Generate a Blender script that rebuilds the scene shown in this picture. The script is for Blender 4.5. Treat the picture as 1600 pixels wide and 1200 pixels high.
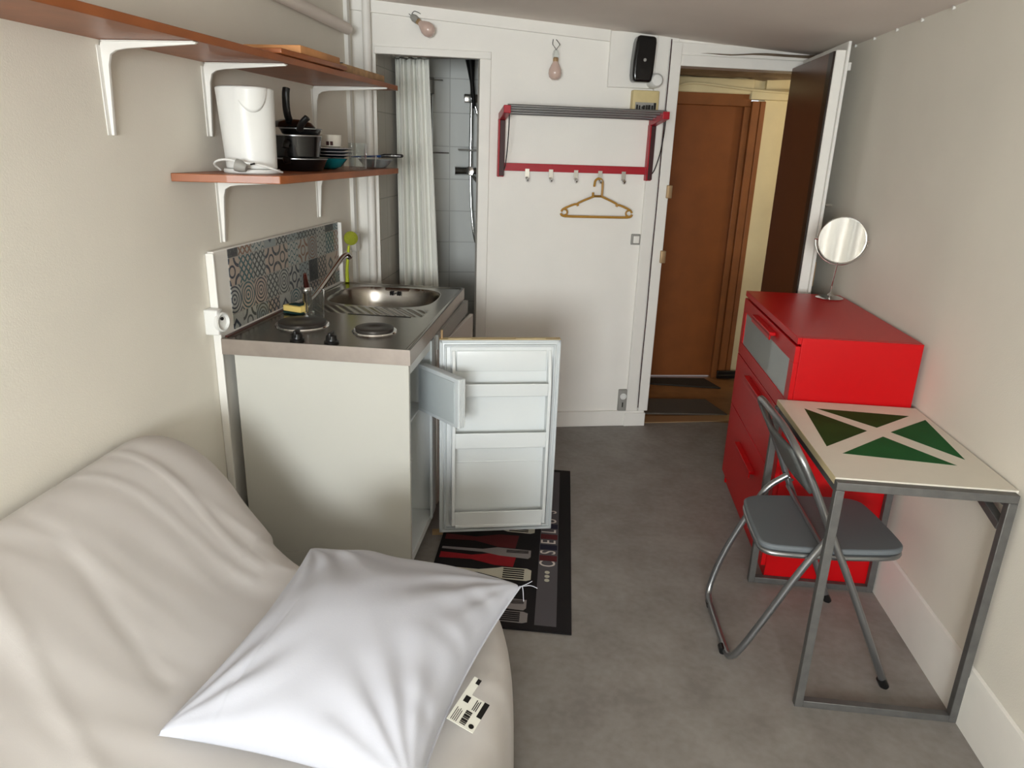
import bpy, bmesh, math, random
from mathutils import Vector, Matrix, noise
random.seed(7)
for o in list(bpy.data.objects): bpy.data.objects.remove(o)
S = bpy.context.scene
COL = S.collection
PI = math.pi

# ------------------------------------------------------------------ camera
cd = bpy.data.cameras.new('camera'); cam = bpy.data.objects.new('camera', cd); COL.objects.link(cam)
F = 1115.0
cd.sensor_fit = 'HORIZONTAL'; cd.sensor_width = 36.0; cd.lens = F/1600*36
cd.clip_start = 0.02; cd.clip_end = 60
_d = Vector((685-800, 3980-600, F)).normalized()          # 'down' in camera coords (x right, y down, z forward)
_hx = 928-800; _hy = -(_d[0]*_hx + _d[2]*F)/_d[1]
_y = Vector((_hx, _hy, F)).normalized()
_z = -_d
_x = _y.cross(_z)
# rows = world axes in cam(cv) coords; columns = cv axes in world
def _w(v): return Vector((_x.dot(v), _y.dot(v), _z.dot(v)))
right = _w(Vector((1,0,0))); up = _w(Vector((0,-1,0))); back = _w(Vector((0,0,-1)))
CAMH = 1.6
M = Matrix(((right.x,up.x,back.x,0),(right.y,up.y,back.y,0),(right.z,up.z,back.z,CAMH),(0,0,0,1)))
cam.matrix_world = M
S.camera = cam

# ------------------------------------------------------------------ light
world = bpy.data.worlds.new('world'); S.world = world; world.use_nodes = True
wb = world.node_tree.nodes['Background']; wb.inputs[0].default_value = (0.80,0.88,1.0,1); wb.inputs[1].default_value = 1.0
def area(name, loc, target, sx, sy, power, col=(1,1,1)):
    l = bpy.data.lights.new(name,'AREA'); l.shape='RECTANGLE'; l.size=sx; l.size_y=sy; l.energy=power; l.color=col
    o = bpy.data.objects.new(name,l); COL.objects.link(o); o.location=loc
    o.rotation_euler = (Vector(target)-Vector(loc)).to_track_quat('-Z','Y').to_euler(); return o
area('window_daylight', (0.0,-3.45,1.62), (0.0,3.0,1.50), 2.2, 1.3, 262, (0.94,0.985,1.0))
def point(name, loc, power, col, r=0.08):
    l = bpy.data.lights.new(name,'POINT'); l.energy=power; l.color=col; l.shadow_soft_size=r
    o = bpy.data.objects.new(name,l); COL.objects.link(o); o.location=loc; return o
point('landing_lamp_light', (1.85,5.0,1.90), 4.5, (1.0,0.88,0.70))
S.view_settings.view_transform = 'Standard'; S.view_settings.look = 'None'
S.view_settings.gamma = 1; S.view_settings.use_curve_mapping = False
S.view_settings.exposure = 0.54

# ------------------------------------------------------------------ material helpers
def srgb(r,g,b):
    f = lambda c: (c/255/12.92) if c/255 <= 0.04045 else ((c/255+0.055)/1.055)**2.4
    return (f(r),f(g),f(b),1)
def mat(name, col, rough=0.6, metal=0.0, spec=0.5, coat=0.0, bump=None, noise_amt=0.0, noise_scale=20, trans=0.0, ior=1.45, alpha=1.0):
    m = bpy.data.materials.new(name); m.use_nodes = True; nt = m.node_tree
    b = nt.nodes['Principled BSDF']
    b.inputs['Base Color'].default_value = col; b.inputs['Roughness'].default_value = rough
    b.inputs['Metallic'].default_value = metal; b.inputs['Specular IOR Level'].default_value = spec
    b.inputs['Coat Weight'].default_value = coat; b.inputs['Transmission Weight'].default_value = trans
    b.inputs['IOR'].default_value = ior; b.inputs['Alpha'].default_value = alpha
    tc = nt.nodes.new('ShaderNodeTexCoord')
    if noise_amt > 0:
        n = nt.nodes.new('ShaderNodeTexNoise'); n.inputs['Scale'].default_value = noise_scale; n.inputs['Detail'].default_value = 6
        nt.links.new(tc.outputs['Object'], n.inputs['Vector'])
        r = nt.nodes.new('ShaderNodeMapRange'); r.inputs['From Min'].default_value=0.3; r.inputs['From Max'].default_value=0.7
        r.inputs['To Min'].default_value = 1-noise_amt; r.inputs['To Max'].default_value = 1+noise_amt
        nt.links.new(n.outputs['Fac'], r.inputs['Value'])
        mx = nt.nodes.new('ShaderNodeVectorMath'); mx.operation='SCALE'
        mx.inputs[0].default_value = col[:3]; nt.links.new(r.outputs[0], mx.inputs['Scale'])
        nt.links.new(mx.outputs[0], b.inputs['Base Color'])
    if bump:
        sc, st, dist = bump
        n2 = nt.nodes.new('ShaderNodeTexNoise'); n2.inputs['Scale'].default_value = sc; n2.inputs['Detail'].default_value = 5
        nt.links.new(tc.outputs['Object'], n2.inputs['Vector'])
        bp = nt.nodes.new('ShaderNodeBump'); bp.inputs['Strength'].default_value = st; bp.inputs['Distance'].default_value = dist
        nt.links.new(n2.outputs['Fac'], bp.inputs['Height']); nt.links.new(bp.outputs[0], b.inputs['Normal'])
    return m
class E:                                                   # tiny node-expression helper
    nt = None
    def __init__(s, sock): s.s = sock
    @staticmethod
    def op(o, *a):
        n = E.nt.nodes.new('ShaderNodeMath'); n.operation = o
        for i,v in enumerate(a):
            if isinstance(v,E): E.nt.links.new(v.s, n.inputs[i])
            else: n.inputs[i].default_value = v
        return E(n.outputs[0])
    def __add__(s,o): return E.op('ADD',s,o)
    def __sub__(s,o): return E.op('SUBTRACT',s,o)
    def __mul__(s,o): return E.op('MULTIPLY',s,o)
    def __truediv__(s,o): return E.op('DIVIDE',s,o)
    def lt(s,o): return E.op('LESS_THAN',s,o)
    def gt(s,o): return E.op('GREATER_THAN',s,o)
    def fr(s): return E.op('FRACT',s)
    def fl(s): return E.op('FLOOR',s)
    def ab(s): return E.op('ABSOLUTE',s)
def emix(f, a, b):
    n = E.nt.nodes.new('ShaderNodeMix'); n.data_type='RGBA'
    if isinstance(f,E): E.nt.links.new(f.s, n.inputs[0])
    else: n.inputs[0].default_value = f
    for i,v in ((6,a),(7,b)):
        if isinstance(v,E): E.nt.links.new(v.s, n.inputs[i])
        else: n.inputs[i].default_value = v
    return E(n.outputs[2])

WALLC = srgb(234,229,217)
m_wall  = mat('painted_wall', WALLC, 0.85, bump=(230,0.22,0.002), noise_amt=0.025, noise_scale=3)
m_wallw = mat('painted_wall_white', srgb(240,237,230), 0.7, bump=(230,0.25,0.002), noise_amt=0.02, noise_scale=4)
m_ceil  = mat('ceiling_paint', srgb(238,229,220), 0.9, bump=(200,0.2,0.002), noise_amt=0.03, noise_scale=3)
m_trim  = mat('white_gloss_trim', srgb(236,233,226), 0.45, bump=(25,0.15,0.003), noise_amt=0.02, noise_scale=8)
m_trimlt= mat('bright_white_trim', srgb(232,230,224), 0.4)
m_white = mat('white_laminate', srgb(196,195,187), 0.35, noise_amt=0.01, noise_scale=5)
m_plast = mat('white_plastic', srgb(226,226,222), 0.35)
m_fridge= mat('fridge_liner', srgb(216,220,220), 0.32)
m_gasket= mat('gasket', srgb(196,202,204), 0.6)
m_steel = mat('brushed_steel', srgb(150,144,136), 0.24, metal=1.0, noise_amt=0.06, noise_scale=40)
m_steelr= mat('steel_rim', srgb(168,158,150), 0.42, metal=0.85, noise_amt=0.05, noise_scale=30)
m_chrome= mat('chrome', srgb(215,215,215), 0.12, metal=1.0)
m_tube  = mat('grey_tube', srgb(150,152,154), 0.28, metal=0.9)
m_hob   = mat('hotplate_iron', srgb(60,56,52), 0.42, metal=0.3, noise_amt=0.1, noise_scale=60)
m_black = mat('black_plastic', srgb(18,18,18), 0.3)
m_blackm= mat('black_enamel', srgb(14,14,15), 0.18, coat=0.3)
m_dark  = mat('dark_gap', srgb(28,24,22), 0.9)
m_red   = mat('red_lacquer', srgb(192,4,12), 0.36, spec=0.35, bump=(300,0.05,0.001))
m_redd  = mat('red_rack', srgb(168,18,36), 0.35)
m_maroon= mat('dark_maroon_edge', srgb(60,26,26), 0.5)
m_frost = mat('frosted_glass', srgb(150,160,160), 0.30, coat=0.4)
m_wood_o= mat('orange_wood', srgb(150,86,46), 0.45, noise_amt=0.14, noise_scale=9, coat=0.1)
m_seat  = mat('grey_vinyl', srgb(104,110,114), 0.5, bump=(500,0.15,0.0006))
m_ironf = mat('raw_steel_frame', srgb(104,103,101), 0.5, metal=0.55, noise_amt=0.12, noise_scale=30)
m_top   = mat('white_tabletop', srgb(222,216,202), 0.45, noise_amt=0.02, noise_scale=10)
m_topedge=mat('yellowed_edge', srgb(206,190,150), 0.6)
m_green = mat('green_paint', srgb(28,88,44), 0.75, spec=0.2, noise_amt=0.15, noise_scale=7)
m_green2= mat('dark_green_paint', srgb(40,66,24), 0.75, spec=0.2, noise_amt=0.2, noise_scale=9)
m_sheet = mat('cream_sheet', srgb(206,202,199), 0.95, bump=(420,0.15,0.0008), noise_amt=0.015, noise_scale=5)
m_pillow= mat('white_cotton', srgb(188,190,199), 0.8, bump=(260,0.2,0.0008))
m_curt  = mat('curtain_white', srgb(232,232,224), 0.8)
m_hang  = mat('ochre_plastic', srgb(176,130,52), 0.45)
m_yelbox= mat('yellowed_plastic', srgb(208,190,140), 0.5, noise_amt=0.05, noise_scale=20)
m_greyp = mat('grey_plastic', srgb(150,148,142), 0.5)
m_brdoor= mat('brown_door', srgb(132,74,30), 0.5, noise_amt=0.10, noise_scale=6)
m_brfr  = mat('brown_frame', srgb(134,80,38), 0.5, noise_amt=0.12, noise_scale=9)
m_leafb = mat('dark_brown_leaf', srgb(88,46,16), 0.3, noise_amt=0.07, noise_scale=5)
m_leafd = mat('darker_brown_band', srgb(40,26,18), 0.35)
m_yel   = mat('yellow_hall_wall', srgb(222,208,166), 0.85, noise_amt=0.05, noise_scale=6, bump=(60,0.3,0.003))
m_peel  = mat('peeling_plaster', srgb(150,132,110), 0.95, noise_amt=0.22, noise_scale=7, bump=(12,0.8,0.02))
m_hallf = mat('landing_floor', srgb(140,100,62), 0.5, noise_amt=0.2, noise_scale=9)
m_dmat  = mat('dark_doormat', srgb(50,44,38), 0.95, bump=(300,0.6,0.004))
m_gmat  = mat('grey_doormat', srgb(92,84,76), 0.95, bump=(300,0.6,0.004))
m_brass = mat('aged_brass', srgb(176,148,112), 0.4, metal=0.5)
m_gold  = mat('gold_strip', srgb(190,168,118), 0.45, metal=0.2)
m_glass = mat('clear_glass', (0.9,0.92,0.92,1), 0.04, spec=1.0, alpha=0.22)
def glassmat():
    m=bpy.data.materials.new('thin_clear_glass'); m.use_nodes=True; nt=m.node_tree; nt.nodes.clear()
    o=nt.nodes.new('ShaderNodeOutputMaterial'); t=nt.nodes.new('ShaderNodeBsdfTransparent'); g=nt.nodes.new('ShaderNodeBsdfGlossy'); x=nt.nodes.new('ShaderNodeMixShader'); lw=nt.nodes.new('ShaderNodeLayerWeight')
    t.inputs[0].default_value=(0.93,0.95,0.95,1); g.inputs['Roughness'].default_value=0.03; lw.inputs[0].default_value=0.22
    nt.links.new(lw.outputs['Facing'],x.inputs[0]); nt.links.new(t.outputs[0],x.inputs[1]); nt.links.new(g.outputs[0],x.inputs[2]); nt.links.new(x.outputs[0],o.inputs[0]); return m
m_glass = glassmat()
m_bulb  = mat('opal_bulb', srgb(204,178,166), 0.25, coat=0.4)
m_mug   = mat('mug_glaze', srgb(214,208,196), 0.25)
m_plate = mat('plate_navy', srgb(24,30,52), 0.2, coat=0.3)
m_plrim = mat('plate_rim', srgb(190,188,186), 0.3)
m_teal  = mat('teal_bowl', srgb(20,130,140), 0.2, trans=0.2)
m_blue  = mat('blue_handle', srgb(20,66,130), 0.35)
m_foam  = mat('yellow_sponge', srgb(232,204,120), 0.95, bump=(300,0.8,0.004))
m_scour = mat('green_scourer', srgb(14,50,46), 0.95, bump=(500,0.8,0.003))
m_lime  = mat('lime_plastic', srgb(178,190,30), 0.5)
m_limeb = mat('lime_bristles', srgb(170,176,52), 0.9, bump=(300,1,0.01))
m_cut   = mat('pale_wood', srgb(198,140,88), 0.6, noise_amt=0.15, noise_scale=14)
m_cut2  = mat('rough_wood', srgb(176,140,100), 0.7, noise_amt=0.3, noise_scale=22)
m_text  = mat('white_thread', srgb(206,196,190), 0.8)
m_matblk= mat('rug_black', srgb(13,8,10), 0.95, bump=(400,0.5,0.002))
m_matgry= mat('rug_grey', srgb(84,80,84), 0.95, bump=(400,0.5,0.002))
m_matred= mat('rug_red', srgb(142,12,24), 0.95, bump=(400,0.5,0.002), noise_amt=0.1, noise_scale=30)
m_matdrd= mat('rug_dark_red', srgb(86,22,26), 0.95, bump=(400,0.5,0.002))
m_matcrm= mat('rug_cream', srgb(196,192,176), 0.95, bump=(400,0.5,0.002))
m_matmid= mat('rug_mid_grey', srgb(136,130,130), 0.95, bump=(400,0.5,0.002))
m_matblu= mat('rug_navy', srgb(26,24,46), 0.95)
m_tagp  = mat('tag_paper', srgb(226,226,216), 0.6)
m_curl  = mat('sheer', srgb(245,245,245), 0.8)
m_mirror= mat('mirror_silver', (0.94,0.94,0.93,1), 0.015, metal=1.0)

def make_floor_mat():
    m = mat('grey_lino', srgb(120,116,112), 0.55); nt = m.node_tree; E.nt = nt
    b = nt.nodes['Principled BSDF']; tc = nt.nodes.new('ShaderNodeTexCoord')
    def nz(scale, det=8):
        n = nt.nodes.new('ShaderNodeTexNoise'); n.inputs['Scale'].default_value=scale; n.inputs['Detail'].default_value=det
        nt.links.new(tc.outputs['Object'], n.inputs['Vector']); return E(n.outputs['Fac'])
    a = (nz(7)-0.5)*2.2 + (nz(38)-0.5)*1.2 + 0.5
    a = E.op('MINIMUM', E.op('MAXIMUM', a, 0.0), 1.0)
    c = emix(a, srgb(126,120,115), srgb(146,141,136))
    nt.links.new(c.s, b.inputs['Base Color'])
    return m
m_floor = make_floor_mat()

def make_tile_mat(name, uaxis, base=(214,216,212), size=0.2):
    m = mat(name, srgb(*base), 0.22); nt = m.node_tree; E.nt = nt
    b = nt.nodes['Principled BSDF']; tc = nt.nodes.new('ShaderNodeTexCoord'); sp = nt.nodes.new('ShaderNodeSeparateXYZ')
    nt.links.new(tc.outputs['Object'], sp.inputs[0])
    u = E(sp.outputs[uaxis])/size; v = E(sp.outputs[2])/size
    du = (u.fr()-0.5).ab(); dv = (v.fr()-0.5).ab()
    g = E.op('MAXIMUM', du, dv).gt(0.488)
    c = emix(g, srgb(*base), srgb(*[int(q*0.86) for q in base])); nt.links.new(c.s, b.inputs['Base Color'])
    bp = nt.nodes.new('ShaderNodeBump'); bp.invert = True; bp.inputs['Strength'].default_value=0.5; bp.inputs['Distance'].default_value=0.003
    nt.links.new(g.s, bp.inputs['Height']); nt.links.new(bp.outputs[0], b.inputs['Normal'])
    return m
m_tileb = make_tile_mat('shower_tile_back', 0)
m_tiles = make_tile_mat('shower_tile_side', 1, (170,162,150), 0.22)

def make_patch_mat():
    """patchwork of old cement-tile patterns, 10 cm tiles; u along Y, v along Z"""
    m = mat('patchwork_tiles', srgb(150,150,145), 0.3); nt = m.node_tree; E.nt = nt
    b = nt.nodes['Principled BSDF']; tc = nt.nodes.new('ShaderNodeTexCoord'); sp = nt.nodes.new('ShaderNodeSeparateXYZ')
    nt.links.new(tc.outputs['Object'], sp.inputs[0])
    T = 0.1
    U = E(sp.outputs[1])/T; V = E(sp.outputs[2])/T
    iu = U.fl(); iv = V.fl(); u = U.fr(); v = V.fr()
    def rnd(seed):
        cx = nt.nodes.new('ShaderNodeCombineXYZ'); nt.links.new(iu.s, cx.inputs[0]); nt.links.new(iv.s, cx.inputs[1]); cx.inputs[2].default_value = seed
        w = nt.nodes.new('ShaderNodeTexWhiteNoise'); w.noise_dimensions='3D'; nt.links.new(cx.outputs[0], w.inputs['Vector']); return E(w.outputs['Value'])
    r1, r2, r3 = rnd(3.3), rnd(7.7), rnd(11.1)
    du, dv = (u-0.5), (v-0.5)
    # lattice (diamonds)
    p = ((u+v)*3).fr(); q = ((u-v)*3+9).fr()
    latt = E.op('MAXIMUM', ((p-0.5).ab()).gt(0.33), ((q-0.5).ab()).gt(0.33))
    # rings
    rad = E.op('SQRT', du*du+dv*dv); ring = ((rad*7).fr()).lt(0.42)
    # quarter circles
    cu = E.op('MINIMUM', u, E.op('SUBTRACT',1.0,u)); cv = E.op('MINIMUM', v, E.op('SUBTRACT',1.0,v))
    rc = E.op('SQRT', cu*cu+cv*cv); qc = ((rc-0.33).ab()).lt(0.06); qc = E.op('MAXIMUM', qc, (rad-0.2).ab().lt(0.04))
    # ogee / wavy
    wv = E.op('SINE', u*12.566)*0.10; w1 = ((v*4+wv*4).fr()).lt(0.22)
    # diamonds solid
    dm = (du.ab()+dv.ab()).lt(0.32); dm2 = (du.ab()+dv.ab()).lt(0.16); dmo = dm-dm2
    pat = latt
    for thr, pp in ((0.24,ring),(0.42,qc),(0.58,w1),(0.74,dmo),(0.88,latt)):
        f = r1.gt(thr); n = nt.nodes.new('ShaderNodeMix'); n.data_type='FLOAT'
        nt.links.new(f.s, n.inputs[0]); nt.links.new(pat.s, n.inputs[2]); nt.links.new(pp.s, n.inputs[3]); pat = E(n.outputs[0])
    # colours
    bg = emix(r2.gt(0.55), srgb(168,170,164), srgb(176,160,146))
    bg = emix(r2.gt(0.85), bg, srgb(140,150,150))
    fg = emix(r3.gt(0.4), srgb(34,46,62), srgb(60,66,68))
    fg = emix(r3.gt(0.68), fg, srgb(128,92,70))
    fg = emix(r3.gt(0.85), fg, srgb(30,84,92))
    col = emix(pat, bg, fg)
    solid = r1.gt(0.93); col = emix(solid, col, srgb(44,48,52))
    g = E.op('MAXIMUM', du.ab(), dv.ab()).gt(0.485); col = emix(g, col, srgb(150,146,138))
    nz = nt.nodes.new('ShaderNodeTexNoise'); nz.inputs['Scale'].default_value=120; nt.links.new(tc.outputs['Object'], nz.inputs['Vector'])
    col = emix((E(nz.outputs['Fac'])-0.4)*0.8, col, srgb(140,136,128))
    nt.links.new(col.s, b.inputs['Base Color'])
    return m
m_patch = make_patch_mat()

# ------------------------------------------------------------------ geometry helpers
class MB:
    def __init__(s): s.bm = bmesh.new(); s.mi = 0
    def _set(s, faces, smooth=False):
        for f in faces: f.material_index = s.mi; f.smooth = smooth
    def box(s, a, b, mtx=None, bev=0.0):
        x0,y0,z0 = [min(p,q) for p,q in zip(a,b)]; x1,y1,z1 = [max(p,q) for p,q in zip(a,b)]
        vs = [s.bm.verts.new(v) for v in ((x0,y0,z0),(x1,y0,z0),(x1,y1,z0),(x0,y1,z0),(x0,y0,z1),(x1,y0,z1),(x1,y1,z1),(x0,y1,z1))]
        if mtx is not None:
            for v in vs: v.co = mtx @ v.co
        fs = [s.bm.faces.new([vs[i] for i in f]) for f in ((3,2,1,0),(4,5,6,7),(0,1,5,4),(1,2,6,5),(2,3,7,6),(3,0,4,7))]
        s._set(fs)
        if bev > 0:
            es = list({e for f in fs for e in f.edges})
            r = bmesh.ops.bevel(s.bm, geom=es, offset=bev, segments=3, profile=0.5, affect='EDGES'); s._set(r['faces'], True)
        return s
    def poly(s, pts, h, mtx=None, smooth=False):
        """extrude polygon; pts 3D list, h = extrusion vector"""
        h = Vector(h); a = [Vector(p) for p in pts]; b = [p+h for p in a]
        if mtx is not None: a=[mtx@p for p in a]; b=[mtx@p for p in b]
        va=[s.bm.verts.new(p) for p in a]; vb=[s.bm.verts.new(p) for p in b]; n=len(a); fs=[]
        fs.append(s.bm.faces.new(va[::-1])); fs.append(s.bm.faces.new(vb)); s._set(fs)
        q=[s.bm.faces.new((va[i],va[(i+1)%n],vb[(i+1)%n],vb[i])) for i in range(n)]; s._set(q,smooth); return s
    def face(s, pts):
        f = s.bm.faces.new([s.bm.verts.new(p) for p in pts]); s._set([f]); return s
    def tube(s, pts, r, n=14, cap=True, flat=1.0):
        pts=[Vector(p) for p in pts]; rs = r if isinstance(r,(list,tuple)) else [r]*len(pts)
        rings=[]; prev=None
        for i,p in enumerate(pts):
            t = (pts[min(i+1,len(pts)-1)]-pts[max(i-1,0)]).normalized()
            if prev is None:
                a = Vector((0,0,1)) if abs(t.z)<0.9 else Vector((1,0,0)); u=t.cross(a).normalized()
            else: u=(prev - t*prev.dot(t)).normalized()
            prev=u; w=t.cross(u)
            rings.append([s.bm.verts.new(p+ (u*math.cos(2*PI*k/n)+w*flat*math.sin(2*PI*k/n))*rs[i]) for k in range(n)])
        for a,b in zip(rings,rings[1:]):
            for k in range(n): s._set([s.bm.faces.new((a[k],a[(k+1)%n],b[(k+1)%n],b[k]))],True)
        if cap: s._set([s.bm.faces.new(rings[0][::-1]), s.bm.faces.new(rings[-1])])
        return s
    def sqtube(s, p, q, w, up=(0,0,1), w2=None):
        p,q=Vector(p),Vector(q); t=(q-p).normalized(); u=t.cross(Vector(up))
        if u.length<1e-3: u=t.cross(Vector((0,1,0)))
        u.normalize(); v=u.cross(t); w2=w2 or w; u*=w/2; v*=w2/2
        a=[p+u+v,p-u+v,p-u-v,p+u-v]; return s.poly(a, q-p)
    def lathe(s, prof, c, n=32, mtx=None, axis=None):
        """prof [(r,z)], around z through c"""
        c=Vector(c); rings=[]
        R = Matrix.Identity(3) if axis is None else Vector((0,0,1)).rotation_difference(Vector(axis)).to_matrix()
        for r,z in prof:
            if r<1e-5: rings.append([s.bm.verts.new(c+R@Vector((0,0,z)))])
            else: rings.append([s.bm.verts.new(c+R@Vector((r*math.cos(2*PI*k/n),r*math.sin(2*PI*k/n),z))) for k in range(n)])
        for a,b in zip(rings,rings[1:]):
            for k in range(n):
                k2=(k+1)%n
                if len(a)==1 and len(b)==1: continue
                if len(a)==1: f=(a[0],b[k2],b[k])
                elif len(b)==1: f=(a[k],a[k2],b[0])
                else: f=(a[k],a[k2],b[k2],b[k])
                s._set([s.bm.faces.new(f)],True)
        for rr,fl in ((rings[0],True),(rings[-1],False)):
            if len(rr)>1: s._set([s.bm.faces.new(rr[::-1] if fl else rr)])
        return s
    def grid(s, nu, nv, fn, closed=False):
        vs=[[s.bm.verts.new(fn(i/(nu-1),j/(nv-1))) for j in range(nv)] for i in range(nu)]
        for i in range(nu-1):
            for j in range(nv-1):
                s._set([s.bm.faces.new((vs[i][j],vs[i+1][j],vs[i+1][j+1],vs[i][j+1]))],True)
        return vs
    def text(s, body, size, mtx, depth=0.0008):
        cu = bpy.data.curves.new('t','FONT'); cu.body = body; cu.size = size; cu.extrude = depth; cu.align_x='CENTER'; cu.align_y='CENTER'
        o = bpy.data.objects.new('t',cu); COL.objects.link(o); bpy.context.view_layer.update()
        dg = bpy.context.evaluated_depsgraph_get(); me = bpy.data.meshes.new_from_object(o.evaluated_get(dg))
        me.transform(mtx); k=len(s.bm.faces); s.bm.from_mesh(me); s.bm.faces.ensure_lookup_table()
        for f in s.bm.faces[k:]: f.material_index = s.mi
        bpy.data.objects.remove(o); bpy.data.curves.remove(cu); bpy.data.meshes.remove(me); return s

def obj(name, mb, mats, parent=None, bevel=0.0, seg=2, recalc=True, sharp=42):
    if not isinstance(mats,(list,tuple)): mats=[mats]
    bm = mb.bm
    if recalc: bmesh.ops.recalc_face_normals(bm, faces=bm.faces)
    if parent is not None: org = parent['_o']; org = Vector(org)
    else:
        xs=[v.co for v in bm.verts]; mn=[min(v[i] for v in xs) for i in range(3)]; mx=[max(v[i] for v in xs) for i in range(3)]
        org = Vector(((mn[0]+mx[0])/2,(mn[1]+mx[1])/2,mn[2]))
    bm.transform(Matrix.Translation(-org))
    me = bpy.data.meshes.new(name); bm.to_mesh(me); bm.free()
    for m in mats: me.materials.append(m)
    if hasattr(me,'set_sharp_from_angle') and sharp: me.set_sharp_from_angle(angle=math.radians(sharp))
    o = bpy.data.objects.new(name, me); COL.objects.link(o)
    if parent is not None: o.parent = parent
    if parent is None or parent.type=='EMPTY' or True:
        if parent is None: o.location = org
    o['_o'] = list(org)
    if bevel>0:
        b=o.modifiers.new('bevel','BEVEL'); b.width=bevel; b.segments=seg; b.limit_method='ANGLE'; b.angle_limit=math.radians(40)
        b.harden_normals=False
    return o
def thing(name, label, cat, loc, group=None):
    o = bpy.data.objects.new(name, None); COL.objects.link(o); o.location = loc; o.empty_display_size=0.05
    o['_o'] = list(loc); o['label']=label; o['category']=cat
    if group: o['group']=group
    return o
def sthing(name, loc):
    o = bpy.data.objects.new(name, None); COL.objects.link(o); o.location = loc; o.empty_display_size=0.05
    o['_o'] = list(loc); o['kind']='structure'; return o
def tag(o, label, cat, group=None):
    o['label']=label; o['category']=cat
    if group: o['group']=group
    return o
def struct(o): o['kind']='structure'; return o
def dup(root, delta, label=None, name=None):
    r=root.copy(); COL.objects.link(r); r.location = Vector(root.location)+Vector(delta)
    if label: r['label']=label
    for ch in [c for c in list(bpy.data.objects) if c.parent==root]:
        c=ch.copy(); COL.objects.link(c); c.parent=r
        for g in [x for x in list(bpy.data.objects) if x.parent==ch]:
            d=g.copy(); COL.objects.link(d); d.parent=c
    return r
def arc(c, r, a0, a1, n, u=(1,0,0), v=(0,0,1)):
    c,u,v=Vector(c),Vector(u),Vector(v)
    return [c+u*r*math.cos(a0+(a1-a0)*i/n)+v*r*math.sin(a0+(a1-a0)*i/n) for i in range(n+1)]
def smooth_path(pts, it=2):
    pts=[Vector(p) for p in pts]
    for _ in range(it):
        q=[pts[0]]
        for a,b in zip(pts,pts[1:]): q += [a*0.75+b*0.25, a*0.25+b*0.75]
        q.append(pts[-1]); pts=q
    return pts

# frames: left wall (slightly skewed) and end wall (14 degrees)
LA = math.atan(0.037)
def LW(y, off=0, z=0):          # world Y along the wall, off = distance into the room
    return Vector((-1.302+0.037*(y-1.9)+off*math.cos(LA), y-off*math.sin(LA), z))
BA = math.radians(14); BC, BS = math.cos(BA), math.sin(BA)
def BW(u, off=0, z=0):          # u along the end wall from the door jamb, off = into the room
    return Vector((0.406+u*BC+off*BS, 4.2+u*BS-off*BC, z))
BM = Matrix(((BC,BS,0,0.406),(BS,-BC,0,4.2),(0,0,1,0),(0,0,0,1)))   # local (u, off, z) -> world
LM = Matrix(((math.sin(LA),math.cos(LA),0,-1.302-0.037*1.9),(math.cos(LA),-math.sin(LA),0,0),(0,0,1,0),(0,0,0,1)))  # local (s, off, z)
def ceil_z(x,y): return 2.18-0.062*x+0.005*y
XR = 1.212

# ------------------------------------------------------------------ STRUCTURE
mb=MB(); mb.box((-1.9,-3.2,-0.1),(1.35,4.33,0.0)); fl=struct(obj('floor',mb,m_floor))
# ceiling
def cz(x,y,t=0): return (x,y,ceil_z(x,y)+t)
mb=MB(); P=[(-1.7,-2.6),(1.4,-2.6),(1.4,4.50),(-1.6,3.76)]
a=[mb.bm.verts.new(cz(*p)) for p in P]; b=[mb.bm.verts.new(cz(*p,0.1)) for p in P]
mb.bm.faces.new(a[::-1]); mb.bm.faces.new(b)
for i in range(4): mb.bm.faces.new((a[i],a[(i+1)%4],b[(i+1)%4],b[i]))
struct(obj('ceiling',mb,m_ceil))
# left wall
mb=MB(); mb.poly([LW(-3.2,0,0),LW(-3.2,-0.12,0),LW(3.83,-0.12,0),LW(3.83,0,0)],(0,0,2.32)); struct(obj('wall_left',mb,m_wall))
# right wall with baseboard
mb=MB(); mb.box((XR,-3.2,0),(XR+0.12,4.9,2.32)); struct(obj('wall_right',mb,m_wall))
mb=MB(); mb.poly([(XR-0.001,-3.1,0),(XR-0.018,-3.1,0),(XR-0.018,-3.1,0.165),(XR-0.010,-3.1,0.19),(XR-0.001,-3.1,0.195)],(0,7.35,0)); struct(obj('baseboard_right',mb,m_trim))
# rear wall (behind the camera) with window opening
mb=MB()
for a,b in (((-1.7,0),(-1.15,2.5)),((1.06,0),(1.4,2.5)),((-1.15,0),(1.06,0.95)),((-1.15,2.12),(1.06,2.5))):
    mb.box((a[0],-3.2,a[1]),(b[0],-3.1,b[1]))
struct(obj('wall_rear',mb,m_wall))
w=MB()
for x in (-1.15,-0.03,1.0): w.box((x,-3.185,0.95),(x+0.06,-3.13,2.12))
for z in (0.95,2.06): w.box((-1.15,-3.185,z),(1.06,-3.13,z+0.06))
wn=struct(obj('window_1',w,m_trimlt)); 
# end wall (14 deg): left stub, above shower, between, above door, right stub
mb=MB()
T=-0.12
def bwbox(mb,u0,u1,z0,z1,o0=T,o1=0.0,bev=0): mb.box((u0,o0,z0),(u1,o1,z1),BM,bev)
bwbox(mb,-1.76,-1.573,0,2.34); bwbox(mb,-1.573,-1.044,2.045,2.34); bwbox(mb,-1.044,0.0,0,2.3); bwbox(mb,0.0,0.76,2.05,2.3); bwbox(mb,0.76,0.90,0,2.3)
struct(obj('wall_back',mb,m_wallw))
# shower opening casing (flat raised architrave)
mb=MB(); bwbox(mb,-1.58,-0.99,2.03,2.065,-0.02,0.012); bwbox(mb,-1.048,-0.99,0,2.03,-0.10,0.012); struct(obj('trim_1',mb,m_trim,bevel=0.003))
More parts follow.
